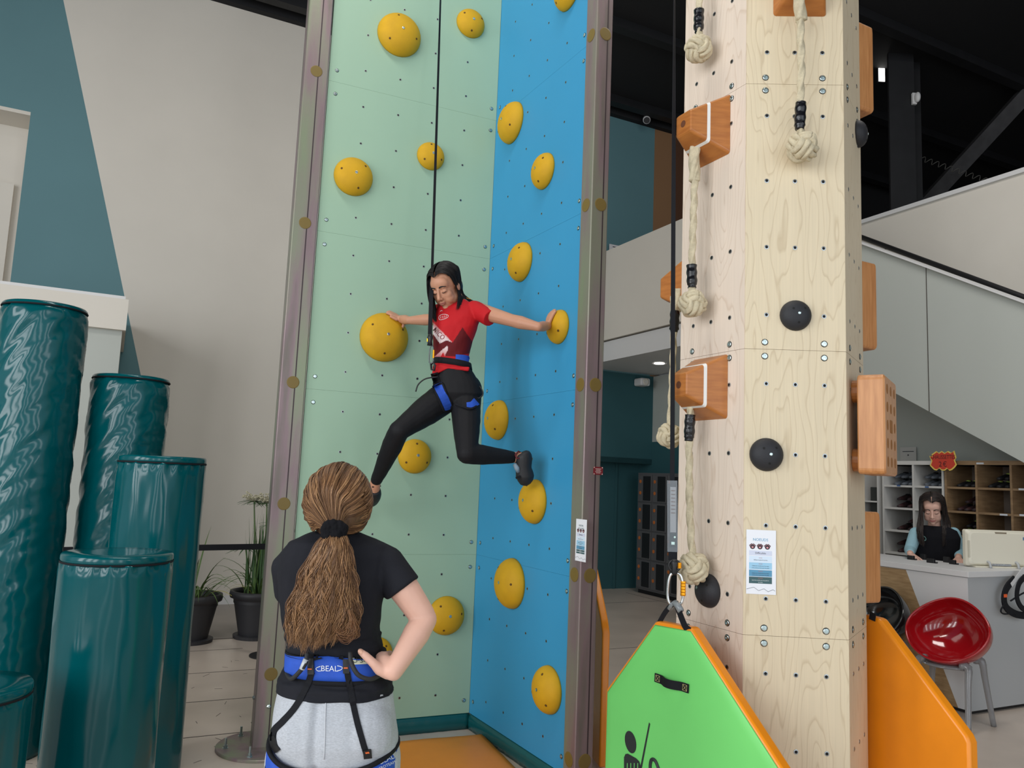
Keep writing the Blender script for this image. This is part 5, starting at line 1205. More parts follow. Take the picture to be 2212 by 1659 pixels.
def strap_on(mb, bvs, px, wpx, fall, th=.002, lift=.001, n=14, mi=0, across=5):
    """webbing laid on a body: follows its surface"""
    P = spline([V((a, b, 0)) for a, b in px], n); rows = []
    for k in range(n):
        t = (P[min(k + 1, n - 1)] - P[max(k - 1, 0)]).normalized(); s = V((-t.y, t.x, 0)); top = []; bot = []
        w = wpx[0] + (wpx[1] - wpx[0]) * k / (n - 1) if isinstance(wpx, tuple) else wpx
        for j in range(across):
            q = P[k] + s * (w * (j / (across - 1) - .5)); p, nn = hit(bvs, q.x, q.y, fall)
            top.append(p + nn * (lift + th)); bot.append(p + nn * (lift * .2 - .002))
        rows.append(top + bot[::-1])
    mb.rings(rows, mi)
def decal(s, name, mtl, parent, bvs, u, v, size, ang, fall, lift=.0025, sx=1.0, th=.0006):
    c = bpy.data.curves.new(name, 'FONT'); c.body = s; c.size = size; c.align_x = 'CENTER'; c.align_y = 'CENTER'; c.resolution_u = 3
    me = evaluated(bpy.data.objects.new(name, c)); bpy.data.curves.remove(c)
    ca, sa = math.cos(ang), math.sin(ang)
    for w in me.vertices:
        x, y = w.co.x * sx, -w.co.y; p, n = hit(bvs, u + x * ca - y * sa, v + x * sa + y * ca, fall); w.co = p + n * lift - ORG[parent]
    me.materials.clear(); me.materials.append(mtl); me.name = name; o = bpy.data.objects.new(name, me); COL.objects.link(o); o.parent = parent; ORG[o] = ORG[parent]; return o
def stroke(mb, bvs, px, r, fall, lift=.0015, n=16):
    P = spline([V((a, b, 0)) for a, b in px], n); mb.tube([(lambda h: h[0] + h[1] * lift)(hit(bvs, p.x, p.y, fall)) for p in P], r, 6)
def fpx(Y): return lambda u, v, dy=0.0: at(u, v, Y + dy)
skin_f = mat('skin_fair', (226, 178, 158), .55, var=.05, vs_=9, sheen=.1, bump=.04, bs=180); skin_t = mat('skin_tan', (196, 142, 114), .52, var=.05, vs_=9, bump=.04, bs=180); skin_p = mat('skin_pale', (214, 170, 152), .55, var=.04, vs_=9)
hair_mat = vcol_mat('hair_strands', .42, spec=.4); web_blue = mat('blue_harness_fabric', (32, 82, 190), .7, var=.1, vs_=25, bump=.12, bs=700); tee = mat('black_cotton', (33, 34, 40), .85, var=.12, vs_=14, spec=.2, bump=.1, bs=500)
leggings = mat('black_leggings', (19, 19, 23), .7, spec=.3, bump=.05, bs=600)

# ------------------------------------------------------------------ woman in the foreground, seen from behind
FY = 2.34; f = fpx(FY); X1 = V((1, 0, 0)); Y1 = V((0, 1, 0))
FG = thing('person', at(722, 1500, FY) * V((1, 1, 0)) if False else V((at(722, 1500, FY).x, FY, 0)), 'person seen from behind, long brown ponytail, black t-shirt, grey sweatpants and blue harness', 'person')
def sec(v, uL, uR, dy, hd, grow=0.0):
    a = f(uL, v, dy); b = f(uR, v, dy); return ((a + b) / 2, (b - a).length / 2 + grow, hd + grow)
tor = [(1150, 700, 770, .01, .045), (1164, 668, 800, .005, .055), (1178, 632, 832, .0, .07), (1200, 618, 840, .005, .088), (1240, 614, 832, .01, .103), (1290, 613, 823, .012, .106), (1350, 620, 812, .012, .097), (1405, 626, 817, .01, .094), (1445, 614, 834, .005, .104), (1490, 605, 846, -.003, .116), (1540, 597, 854, -.008, .124), (1590, 592, 856, -.008, .124), (1632, 598, 852, -.004, .11)]
body = MB(); trunk(body, [sec(*t, grow=(-.004 if t[0] < 1170 else -.016)) for t in tor], X1, Y1)
Hd = head_T(f(733, 1092, .01), (.12, .96, .26), (0, -.26, .97), .92); add_head(body, Hd)
limb(body, [f(728, 1120, .0), f(726, 1165, .01)], [.052, .056])
sh, el, wr = f(830, 1208, .0), f(918, 1338, -.02), f(850, 1450, -.095)
limb(body, [sh, sh.lerp(el, .45), el.lerp(sh, .08), el, el.lerp(wr, .28), wr.lerp(el, .25), wr], [.042, .045, .038, .0345, .0385, .03, .026], 16)
# hand on the hip: thumb behind, fingers round the side
k_ = wr
palm = [k_, f(840, 1446, -.085), f(829, 1434, -.07), f(826, 1424, -.05)]
limb(body, palm, [.025, .027, .027, .022], 12)
limb(body, [f(838, 1452, -.09), f(820, 1446, -.1), f(806, 1432, -.108), f(790, 1417, -.108), f(778, 1407, -.106)], [.02, .0165, .0125, .0115, .0085], 12)
for i, (u0, v0) in enumerate(((836, 1414), (838, 1423), (840, 1432), (842, 1441))):
    limb(body, [f(u0 - 4, v0 + 2, -.055), f(u0 + 5, v0 - 1, -.02), f(u0 + 7, v0 - 2, .02), f(u0 + 1, v0 - 2, .055)], [.0115, .0105, .009, .0078], 10)
ls, le, lw = f(636, 1208, .02), f(648, 1318, .13), f(715, 1325, .2)
limb(body, [ls, ls.lerp(le, .5), le, le.lerp(lw, .4), lw], [.036, .036, .034, .034, .026]); hand(body, lw, (.95, -.1, .1), (0, -1, 0), (0, 0, 1), .17)
for u in (652, 790):
    h0 = f(u, 1628, .0); kx = at(u, 1628, FY).x; limb(body, [h0, V((kx, FY + .0, .47)), V((kx, FY - .015, .3)), V((kx, FY, .085))], [.07, .05, .048, .036])
    limb(body, [V((kx, FY - .03, .035)), V((kx, FY + .07, .03)), V((kx, FY + .15, .025))], [.032, .033, .026])
body_o, bvB = vox(body, 'body', skin_f, FG, .0042, 4)
nail = mat('fingernail', (226, 176, 150), .35)
m_ = MB(); p_, n_ = hit([bvB], 779, 1408, FY - .1); d_ = (f(776, 1404, -.106) - f(790, 1417, -.108)).normalized(); n_ = (n_ - d_ * n_.dot(d_)).normalized(); m_.ell(p_ + n_ * .0004, .0055, .0085, .0018, (d_.cross(n_), d_, n_), 12, 6); m_.build('thumb_nail', nail, body_o, smooth=True)
# shirt
shirt = MB()
sh_s = [(1148, 694, 776, .01, .05, .0), (1160, 655, 812, .005, .06, .0), (1172, 626, 838, .0, .075, .0), (1195, 612, 846, .004, .096, .0), (1240, 608, 838, .008, .112, .0), (1290, 605, 828, .01, .115, .0), (1350, 613, 820, .01, .107, .0), (1390, 621, 823, .008, .104, .0), (1408, 623, 829, .006, .104, 0), (1425, 624, 826, .006, .102, 0), (1452, 612, 836, .003, .112, 0), (1468, 603, 847, 0, .122, 0), (1478, 602, 849, -.002, .126, 0), (1492, 600, 851, -.004, .128, 0)]
trunk(shirt, [sec(*t[:5]) for t in sh_s], X1, Y1)
sleeve(shirt, [f(812, 1200, 0), f(838, 1218, -.002), f(868, 1266, -.008)], [.045, .052, .0555], 24, .008)
sl_end = f(866, 1248, -.006)
limb(shirt, [f(640, 1202, .005), f(627, 1228, .02), f(628, 1275, .055)], [.045, .051, .05], 18)
def fold(p, n):
    u = (p.z - 1.2); fz = 0
    if p.z < 1.14: fz = .008 * noise.noise(V((p.x * 5, p.y * 5, p.z * 42))) + .004 * noise.noise(V((p.x * 14, p.y * 14, p.z * 90)))
    else: fz = .008 * noise.noise(V((p.x * 9, p.y * 6, p.z * 12 + p.x * 8))) + .002 * noise.noise(V((p.x * 7, p.y * 7, p.z * 46))) * max(0, 1 - abs(p.z - 1.16) * 9)
    return fz
shirt_o, bvS = vox(shirt, 't_shirt', tee, FG, .0048, 5, disp=fold)
# sleeve opening: shirt sleeve is cut square by an arm-coloured end hidden under a hem
hd_ = (el - sh).normalized(); m_ = MB(); q0 = sl_end + hd_ * .045
# trousers
sweat = mat('heather_grey_jersey', (186, 190, 197), .85, var=.14, vs_=150, spec=.2, bump=.12, bs=400, stretch=(1, 1, 3.2), detail=6)
tr = MB(); tr_s = [(1462, 615, 836, .0, .108), (1490, 604, 847, -.004, .12), (1540, 595, 856, -.01, .13), (1585, 588, 861, -.012, .132), (1625, 590, 860, -.008, .122), (1645, 600, 850, -.002, .1)]
trunk(tr, [sec(*t) for t in tr_s], X1, Y1)
for u in (658, 784): tr.ell(f(u, 1580, -.055), .088, .085, .1, nu=20, nv=12)
for u in (650, 792):
    kx = at(u, 1640, FY).x; limb(tr, [f(u, 1632, .0), V((kx, FY + .005, .6)), V((kx, FY, .46)), V((kx, FY - .01, .3)), V((kx, FY, .12))], [.098, .094, .076, .07, .05], 18)
def jersey(p, n):
    c = math.exp(-((p.x - at(703, 1580, FY).x) / .012) ** 2) * (1 if n.y < -.2 else 0)
    return .004 * noise.noise(V((p.x * 7, p.y * 7, p.z * 9 + p.x * 9))) + .002 * noise.noise(V((p.x * 22, p.y * 22, p.z * 16))) - .01 * c * (1 if p.z > .6 else 0)
tr_o, bvT = vox(tr, 'sweatpants', sweat, FG, .0052, 5, disp=jersey)
m_ = MB(); stroke(m_, [bvT], [(705, 1497), (703, 1540), (702, 1590), (700, 1640)], .0012, FY - .1); m_.build('back_seam', mat('pale_seam', (214, 217, 222), .8), tr_o, smooth=True)
for u in (650, 792):
    kx = at(u, 1640, FY).x; m_ = MB(); m_.tube([V((kx, FY - .07, .04)), V((kx, FY - .04, .045)), V((kx, FY + .06, .04)), V((kx, FY + .17, .028)), V((kx, FY + .2, .022))], [(.034, .03), (.05, .036), (.042, .042), (.026, .042), (.016, .03)], 16, upv=UZ); m_.build('shoe', black_rubber, FG, smooth=True)
# harness belt, following the waist all round
def band(name, mtl, secs, parent, th=.006, e=.8, n=72, lo=None):
    m_ = MB(); rs = []
    for i in range(n):
        a = 2 * PI * i / n; ring = []
        cx = math.copysign(abs(math.cos(a)) ** e, math.cos(a)); cy = math.copysign(abs(math.sin(a)) ** e, math.sin(a))
        for c, hw, hd, dz in secs: ring.append(c + X1 * (hw * cx) + Y1 * (hd * cy) + UZ * (dz(cx) if dz else 0))
        for c, hw, hd, dz in reversed(secs): ring.append(c + X1 * ((hw - th) * cx) + Y1 * ((hd - th) * cy) + UZ * (dz(cx) if dz else 0))
        rs.append(ring)
    rs.append(rs[0]); m_.rings(rs, caps=False); o = m_.build(name, mtl, parent, smooth=True); bv = BVHTree.FromPolygons([V(p) for p in m_.v], m_.f); return o, bv
def bsec(v, uL, uR, hd, dz=None):
    c, hw, _ = sec(v, uL, uR, .006, hd); return (c, hw, hd, dz)
bl_o, bvL = band('harness_belt', web_blue, [bsec(1408, 620, 834, .115, lambda c: .012 * (1 - abs(c))), bsec(1420, 620, 834, .118), bsec(1438, 619, 835, .119), bsec(1450, 618, 836, .119)], FG, .007)
bt_o, bvL2 = band('belt_trim', black_web, [bsec(1449, 617, 837, .1205), bsec(1459, 617, 837, .1205)], bl_o, .008)
bu_o, _ = band('belt_lining', black_web, [bsec(1403, 621, 833, .113), bsec(1409, 620, 834, .116)], bl_o, .009)
allF = [bvB, bvS, bvT, bvL, bvL2]
prn = mat('white_print', (228, 234, 244), .6); orng = mat('orange_thread', (236, 110, 50), .6)
decal('BEAL', 'lettering', prn, bl_o, [bvL], 712, 1444.5, 17, .02, FY - .11)
m_ = MB(); 
stroke(m_, [bvL], [(693, 1439), (685, 1442), (683, 1445), (687, 1449), (694, 1449)], .0012, FY - .11); stroke(m_, [bvL], [(729, 1438), (737, 1440), (740, 1443), (736, 1447), (729, 1449)], .0012, FY - .11); m_.build('logo', prn, bl_o, smooth=True)['kind'] = 'stuff'
m_ = MB(); strap_on(m_, [bvL], [(762, 1427), (806, 1425)], 17, FY - .11, .001, .001); m_.build('size_label', mat('cream_label', (216, 220, 196), .6), bl_o)
decal('D·S-12', 'lettering', mat('dark_green_ink', (50, 64, 50), .6), bl_o, [bvL], 782, 1427, 15, 0, FY - .11, lift=.005)
# buckles and leg straps
for (bx_, by_), s in (((672, 1436), 1), ((747, 1434), -1)):
    m_ = MB(); strap_on(m_, [bvL], [(bx_, by_ - 24), (bx_ + 1, by_ + 20)], 13, FY - .11, .006, .001); m_.build('buckle', black_plastic, bl_o, smooth=False)
    m_ = MB(); strap_on(m_, [bvL], [(bx_ + 4 * s, by_ - 15), (bx_ + 22 * s, by_ - 20)], 13, FY - .11, .004, .001); m_.build('buckle_tab', black_web, bl_o)
    m_ = MB(); strap_on(m_, [bvL], [(bx_ - 4, by_ + 8), (bx_ + 4, by_ + 8)], 2.2, FY - .11, .0085, .001); m_.build('bar_tack', orng, bl_o)
m_ = MB(); strap_on(m_, allF, [(674, 1452), (664, 1480), (640, 1525), (612, 1558), (593, 1578), (590, 1600)], 13, FY - .1, .002, .001, 28); m_.build('leg_strap', black_web, FG)
m_ = MB(); strap_on(m_, allF, [(750, 1452), (757, 1490), (768, 1545), (783, 1600), (792, 1630)], 13, FY - .1, .002, .001, 28); m_.build('leg_strap', black_web, FG)
# gear loops
m_ = MB(); m_.tube(spline([f(664, 1410, -.125), f(660, 1432, -.135), f(648, 1450, -.135), f(630, 1466, -.115), f(619, 1455, -.06)], 24), .0062, 8); m_.build('gear_loop', black_rubber, bl_o, smooth=True)
m_ = MB(); m_.tube([f(661, 1424, -.134), f(652, 1446, -.136)], .0075, 8); m_.build('gear_loop_sleeve', mat('silver_sleeve', (196, 200, 206), .35), bl_o, smooth=True)
m_ = MB(); m_.tube(spline([f(756, 1408, -.123), f(759, 1432, -.133), f(774, 1458, -.135), f(800, 1467, -.118), f(822, 1458, -.085)], 24), .0062, 8); m_.build('gear_loop', black_rubber, bl_o, smooth=True)
# leg loops round the thighs
def loop(u, vt, hpx, hw, hd, tilt, s, dip):
    c0 = f(u, vt, -.006); hh = hpx / F * FY
    dz = lambda c: tilt * c * s - dip * (1 - c * c)
    secs = [(c0, hw, hd, dz), (c0 - UZ * hh * .3, hw + .002, hd + .002, dz), (c0 - UZ * hh * .7, hw + .002, hd + .002, dz), (c0 - UZ * hh, hw, hd, dz)]
    o, bv = band('leg_loop', web_blue, secs, FG, .008, .9)
    for zz, nm in ((.003, 'loop_trim'), (-hh + .002, 'loop_trim')):
        band(nm, black_web, [(c0 + UZ * (zz + .004), hw + .003, hd + .003, dz), (c0 + UZ * (zz - .006), hw + .004, hd + .004, dz)], o, .009, .9)
    return o, bv
lo1, bvl1 = loop(651, 1612, 50, .087, .126, .024, -1, .02)
lo2, bvl2 = loop(784, 1622, 62, .098, .128, .022, 1, .012)
decal('BEAL', 'lettering', prn, lo2, [bvl2], 834, 1640, 15, -.42, FY - .1); decal('AEROTEAM IV', 'lettering', prn, lo2, [bvl2], 837, 1652, 8.5, -.42, FY - .1)
m_ = MB(); strap_on(m_, allF + [bvl2], [(785, 1628), (802, 1626)], 17, FY - .1, .006, .001); m_.build('buckle', black_plastic, lo2)
m_ = MB(); strap_on(m_, allF + [bvl2], [(789, 1623), (796, 1622)], 2.2, FY - .1, .009, .001); m_.build('bar_tack', orng, lo2)
m_ = MB(); strap_on(m_, allF + [bvl1], [(590, 1590), (594, 1610), (602, 1622)], 12, FY - .05, .004, .001); m_.build('buckle', black_plastic, lo1)
# hair
hb = MB(); hb.ell(f(732, 1083, -.006), .094, .11, .11, nu=24, nv=16); hb.ell(f(728, 1106, -.03), .088, .085, .066, nu=24, nv=14); hb.ell(f(724, 1135, -.075), .042, .04, .03)
browns = ((122, 88, 60), (146, 108, 74), (98, 69, 47), (166, 126, 88), (112, 79, 53))
hbm = mat('hair_base_brown', (92, 66, 45), .6, var=.3, vs_=40, stretch=(3, 3, .4))
hb_o, _ = vox(hb, 'hair_cap', hbm, FG, .006, 4)
gd_ = []; hcC = f(732, 1083, -.006)
for k in range(23):
    p = -2.3 + 4.6 * k / 22; s0 = V((math.sin(p), .30, math.cos(p))).normalized(); e0 = V((-.08, -.93, -.42)).normalized(); g = []
    for q in range(6):
        d0 = s0.slerp(e0, q / 6.6) if hasattr(s0, 'slerp') else s0.lerp(e0, q / 6.6).normalized(); g.append(hcC + V((d0.x * .0975, d0.y * .1135, d0.z * .1135)))
    gd_.append(g + [f(722 + 7 * math.sin(p), 1146, -.126)])
tail = []
for k in range(11):
    p = -1 + 2 * k / 10; c = 1 - p * p
    le_ = 1398 - 30 * max(0, p) - 22 * max(0, -p - .4) + 10 * math.sin(k * 2.7)
    tail.append([f(722 + 12 * p, 1146, -.125), f(720 + 30 * p, 1172, -.128 - .025 * c), f(712 + 46 * p, 1215, -.13 - .03 * c), f(704 + 58 * p, 1260, -.132 - .03 * c), f(698 + 70 * p, 1305, -.132 - .03 * c), f(693 + 74 * p, 1345, -.132 - .025 * c), f(688 + 60 * p - 6, le_, -.128 - .018 * c)])
strands('hair_strands', hair_mat, FG, [(gd_, 3000)], 3, .00095, 18, (.0018, 2.0), browns, .0020)
strands('ponytail', hair_mat, FG, [(tail, 2600)], 4, .0009, 30, (.0062, 3.4), browns + ((160, 122, 86), (142, 106, 72)), .0055)
curl = []
for k in range(3):
    q = [f(752 + 3 * k, 1318, -.165), f(760 + 3 * k, 1338, -.17)]
    for a in range(6): q.append(f(752 + 14 * math.cos(a * .75 - .4), 1356 + 15 * math.sin(a * .75 - .4), -.165))
    curl.append(q)
strands('hair_curl', hair_mat, FG, [(curl, 70)], 6, .0009, 30, (.003, 3), ((112, 76, 50), (132, 94, 62)), .0065)
m_ = MB(); rg = random.Random(9); c_ = f(722, 1144, -.125)
for k in range(26):
    a = k * 2 * PI / 26; cx = c_ + V((math.cos(a) * .026, -abs(math.sin(a)) * .018 + .006, math.sin(a) * .014)); m_.ell(cx + V((rg.uniform(-.005, .005), rg.uniform(-.006, .003), rg.uniform(-.006, .006))), .012, .011, .013, nu=10, nv=8)
vox(m_, 'scrunchie', mat('black_velvet', (18, 18, 22), .9, spec=.2), FG, .0028, 1, disp=lambda p, n: .0022 * noise.noise(p * 170))

# ------------------------------------------------------------------ climber
def P(u, v, Y): return at(u, v, Y)
CL = thing('person', V((P(985, 835, 4.55).x, 4.55, P(1130, 1050, 4.55).z)), 'person climbing between the panels in red t-shirt, black leggings and harness, looking down', 'person')
tdir = (P(990, 670, 4.56) - P(985, 850, 4.56)).normalized()
cf = V((-.52, -.85, 0)).normalized(); cx_ = cf.cross(UZ)        # chest looks to the lower left; cx_ = her left
def csec(v, uc, hwp, Y, hd=None):
    c = P(uc, v, Y); return (c, hwp / F * Y, hd)
# torso sections, width across the picture plane kept; turned a little
ctor = [(648, 993, 15, 4.53, .045), (660, 992, 34, 4.53, .06), (672, 990, 44, 4.53, .08), (690, 986, 46, 4.53, .098), (710, 982, 44, 4.53, .105), (735, 977, 40, 4.53, .1), (765, 974, 36, 4.53, .09), (785, 976, 36, 4.53, .092), (805, 981, 41, 4.53, .102), (828, 987, 49, 4.53, .115), (852, 990, 50, 4.53, .115), (872, 985, 38, 4.53, .09)]
ct = MB(); trunk(ct, [csec(*t) for t in ctor], X1, Y1)
cb_ = MB(); cb_.v = list(ct.v); cb_.f = list(ct.f); cb_.m = list(ct.m)
HC_ = head_T(P(962, 617, 4.47), (-.36, -.74, -.56), (-.30, -.42, .85), 1.02); add_head(cb_, HC_)
limb(cb_, [P(975, 632, 4.51), P(990, 658, 4.53)], [.05, .055])
# her left arm (picture right) to the blue hold
hb5, r5, h5 = BHC[4]
lsA, leA, lwA = P(1036, 672, 4.5), P(1105, 692, 4.36), P(1163, 706, 4.27)
limb(cb_, [lsA, lsA.lerp(leA, .5), leA, leA.lerp(lwA, .35), lwA.lerp(leA, .15), lwA], [.05, .043, .036, .038, .028, .026], 14)
# fingers lie along the upper left flank of the dome
def flank(c0, n, x, y, r, h, px_, py_, o=.006):
    rho = min(.97, math.hypot(px_, py_)); zz = math.sin(math.acos(rho ** (1 / .92))) ** .95; p = c0 + x * (px_ * r) + y * (py_ * r) + n * (h * zz + .001)
    nn = (x * px_ / r + y * py_ / r + n * (max(zz, .05) / h)).normalized(); return p + nn * o
bx5, by5, bz5 = frame3(bn)
pm0 = flank(hb5, bz5, bx5, by5, r5, h5, -.05, -.02, .012)
limb(cb_, [lwA, lwA.lerp(pm0, .5), pm0], [.026, .03, .024])
for i, (a0, a1) in enumerate(((-.34, .9), (-.1, .96), (.14, .92), (.34, .8))):
    fk = [flank(hb5, bz5, bx5, by5, r5, h5, a0 * .3, .1, .013), flank(hb5, bz5, bx5, by5, r5, h5, a0 * .55, .42 * a1, .011), flank(hb5, bz5, bx5, by5, r5, h5, a0 * .7, .7 * a1, .009), flank(hb5, bz5, bx5, by5, r5, h5, a0 * .75, .93 * a1, .008)]
    limb(cb_, fk, [.0115, .0105, .0095, .008], 10, 3)
limb(cb_, [pm0, flank(hb5, bz5, bx5, by5, r5, h5, -.42, -.02, .011), flank(hb5, bz5, bx5, by5, r5, h5, -.6, .18, .009)], [.016, .0115, .009], 10)
# her right arm (picture left) to the big mint hold
c5 = None
gu, gv, gr_ = 833, 731, 54; c5 = on_pl(gu, gv, PL, gn); r6 = gr_ / F * c5.y; h6 = r6 * .62; c5 = c5 - gd * (h6 * .12) - UZ * (h6 * (c5.z - 1.6) / c5.y * -.3)
gx, gy, gz = frame3(gn)
rs_, re_ = P(952, 676, 4.6), P(940, 690, 4.78); pm1 = flank(c5, gz, gx, gy, r6, h6, .52, .70, .016); rw_ = P(884, 692, 4.86)
limb(cb_, [rs_, re_, re_.lerp(rw_, .4), rw_], [.046, .036, .036, .025], 14)
limb(cb_, [rw_, rw_.lerp(pm1, .5), pm1], [.025, .031, .026])
for i, (px1, py1, px2, py2) in enumerate(((.3, .78, -.02, .9), (.34, .82, .02, .96), (.36, .87, .1, 1.0), (.33, .66, .1, .76))):
    q0 = flank(c5, gz, gx, gy, r6, h6, .42, .74 - .05 * (i == 3), .014); q1 = flank(c5, gz, gx, gy, r6, h6, px1, py1, .011); q2 = flank(c5, gz, gx, gy, r6, h6, (px1 + px2) / 2, (py1 + py2) / 2, .010); q3 = flank(c5, gz, gx, gy, r6, h6, px2, py2, .009)
    limb(cb_, [q0, q1, q2, q3], [.0125, .0108, .0098, .0085], 10, 3)
limb(cb_, [pm1.lerp(rw_, .4), flank(c5, gz, gx, gy, r6, h6, .66, .56, .013), flank(c5, gz, gx, gy, r6, h6, .60, .42, .009)], [.017, .012, .0095], 10)
# legs
lhip, lkn, lan = P(962, 858, 4.52), P(862, 930, 4.3), P(811, 1042, 4.58)
rhip, rkn, ran = P(1006, 862, 4.52), P(1009, 980, 4.3), P(1112, 988, 4.47)
Lleg = ([lhip, lhip.lerp(lkn, .45), lkn.lerp(lhip, .1), lkn, lkn.lerp(lan, .28), lan.lerp(lkn, .3), lan], [.092, .083, .06, .056, .058, .043, .034])
Rleg = ([rhip, rhip.lerp(rkn, .45), rkn.lerp(rhip, .1), rkn, rkn.lerp(ran, .3), ran.lerp(rkn, .25), ran], [.09, .079, .062, .057, .056, .042, .034])
limb(cb_, Lleg[0], [r - .006 for r in Lleg[1]]); limb(cb_, Rleg[0], [r - .006 for r in Rleg[1]])
rheel, rtoe = P(1127, 990, 4.46), P(1134, 1044, 4.48)
limb(cb_, [ran, rheel, rheel.lerp(rtoe, .6)], [.032, .034, .03]); ltoe = P(800, 1080, 4.8)
limb(cb_, [lan, P(808, 1062, 4.62), ltoe], [.032, .032, .028])
clb_o, bvC = vox(cb_, 'body', skin_t, CL, .0034, 9)
lip_t = mat('lip_rose', (164, 96, 84), .5); hair_k = mat('black_hair_base', (17, 16, 18), .45, var=.3, vs_=30)
face_parts(CL, HC_, hair_k, lip_t, 1.2)
# red shirt with printed pattern
RED, MAR, WHT = lin((190, 26, 34)), lin((98, 18, 24)), lin((226, 206, 206))
def proj(p):
    q = ROT.transposed() @ (V(p) - CAM); return W / 2 + F * q.x / -q.z, H / 2 - F * q.y / -q.z
def poly_in(u, v, pl_):
    c = False
    for i in range(len(pl_)):
        (x1, y1), (x2, y2) = pl_[i], pl_[i - 1]
        if (y1 > v) != (y2 > v) and u < (x2 - x1) * (v - y1) / (y2 - y1) + x1: c = not c
    return c
maroon = [(999, 707), (978, 740), (964, 735), (950, 742), (925, 706), (925, 760), (936, 773), (966, 746), (968, 754), (961, 769), (985, 770), (1020, 762), (1020, 738)]
band_ = [(926, 690), (933, 693), (960, 722), (976, 739), (964, 735), (950, 742), (926, 708)]
arrow = [(936, 773), (966, 746), (968, 754), (961, 769), (957, 761), (952, 770), (945, 782), (936, 784)]
def shirt_col(p, n):
    u, v = proj(p); front = n.y < .25
    if front and poly_in(u, v, band_):
        t = max(0, min(1, ((v - 690) - (u - 930) * .75) / 16)); return tuple(a + (b - a) * t for a, b in zip(RED, WHT))
    if front and poly_in(u, v, arrow):
        t = max(0, min(1, (778 - v) / 26)); return tuple(a + (b - a) * t for a, b in zip(RED, WHT))
    if front and poly_in(u, v, maroon): return MAR
    return RED
cs = MB(); cst = [(649, 990, 17, 4.53, .05), (656, 990, 32, 4.53, .06), (666, 990, 46, 4.53, .078), (690, 987, 50, 4.53, .106), (710, 983, 48, 4.53, .115), (735, 978, 43, 4.53, .11), (765, 975, 39, 4.53, .1), (785, 976, 38, 4.53, .1), (797, 978, 40, 4.53, .106)]
trunk(cs, [csec(*t) for t in cst], X1, Y1)
sleeve(cs, [P(1024, 668, 4.51), P(1034, 672, 4.49), P(1058, 687, 4.43)], [.052, .053, .05], 20, .006)
limb(cs, [P(950, 674, 4.57), P(943, 683, 4.66)], [.05, .048], 14)
cs.ell(P(962, 702, 4.485), .06, .05, .055); cs.ell(P(988, 701, 4.465), .06, .05, .055)
cs.prism([P(936, 788, 4.43), P(1015, 792, 4.43), P(1012, 802, 4.43), P(968, 796, 4.42), P(932, 812, 4.43)], V((0, .03, 0)))
red_cloth = vcol_mat('red_sports_jersey', .7, spec=.25)
def cfold(p, n): return .003 * noise.noise(V((p.x * 10, p.y * 10, p.z * 14 - p.x * 16))) + .0016 * noise.noise(V((p.x * 24, p.y * 24, p.z * 30)))
cs_o, bvCs = vox(cs, 't_shirt', red_cloth, CL, .0042, 9, disp=cfold, color=shirt_col)
dred = mat('dark_red_print', (128, 26, 34), .7); wpr = mat('white_shirt_print', (224, 214, 214), .7)
decal('NICO', 'lettering', dred, cs_o, [bvCs], 948, 721, 15, .8, 4.43, lift=.0016, sx=.8)
m_ = MB(); 
for pts in ([(948, 687), (950, 682), (958, 679), (968, 681), (967, 686), (958, 690), (950, 691), (948, 687)], [(951, 673), (954, 671), (956, 672)]): stroke(m_, [bvCs], pts, .0016, 4.43, .0012)
for k in range(4): stroke(m_, [bvCs], [(951 + 4 * k, 689 - k * .7), (953 + 4 * k, 683 - k * .7)], .0013, 4.43, .0012, 4)
m_.build('crest', wpr, cs_o, smooth=True)['kind'] = 'stuff'
m_ = MB()
for k in range(4): stroke(m_, [bvCs], [(1008 + 2.6 * k, 643 + .7 * k), (1010 + 2.6 * k, 645 + .7 * k)], .0011, 4.5, .0012, 3)
m_.build('shoulder_mark', mat('yellow_print', (214, 160, 40), .7), cs_o)['kind'] = 'stuff'
# leggings
cl = MB(); trunk(cl, [csec(*t) for t in ((796, 979, 39, 4.53, .1), (812, 983, 45, 4.53, .11), (830, 988, 52, 4.53, .12), (852, 991, 53, 4.53, .12), (872, 985, 40, 4.53, .095))], X1, Y1)
limb(cl, Lleg[0][:-1] + [lan.lerp(lkn, .06)], Lleg[1][:-1] + [.035], 18); limb(cl, Rleg[0][:-1] + [ran.lerp(rkn, .08)], Rleg[1][:-1] + [.035], 18); cl.ell(P(1010, 842, 4.57), .085, .09, .09)
cl_o, bvCl = vox(cl, 'leggings', leggings, CL, .0045, 5, disp=lambda p, n: .0018 * noise.noise(V((p.x * 20, p.y * 20, p.z * 24))))
# shoes
shoe_b = mat('climbing_shoe_black', (30, 31, 35), .6, var=.12, vs_=20); 
sm = MB(); ax_ = (rtoe - rheel).normalized()
sm.tube(spline([P(1126, 978, 4.455), P(1131, 990, 4.46), P(1131, 1010, 4.465), P(1134, 1030, 4.475), P(1131, 1048, 4.485)], 12), [(.03, .032), (.04, .046), (.044, .05), (.045, .05), (.044, .048), (.042, .046), (.042, .046), (.044, .05), (.046, .053), (.042, .048), (.034, .038), (.018, .02)], 18, upv=(0, 1, 0))
so_, _ = vox(sm, 'climbing_shoe', shoe_b, CL, .004, 3)
m_ = MB(); m_.tube([P(1113, 982, 4.43), P(1120, 975, 4.44), P(1126, 978, 4.46), P(1124, 990, 4.425), P(1116, 990, 4.42), P(1113, 982, 4.43)], .005, 8); m_.build('heel_strap', mat('dark_red_strap', (92, 18, 30), .6), so_, smooth=True)
m_ = MB(); m_.tube([P(1112, 1003, 4.44), P(1117, 1012, 4.43), P(1120, 1020, 4.44)], [.012, .015, .01], 10); m_.build('tongue', mat('grey_blue_tongue', (128, 148, 164), .7), so_, smooth=True)
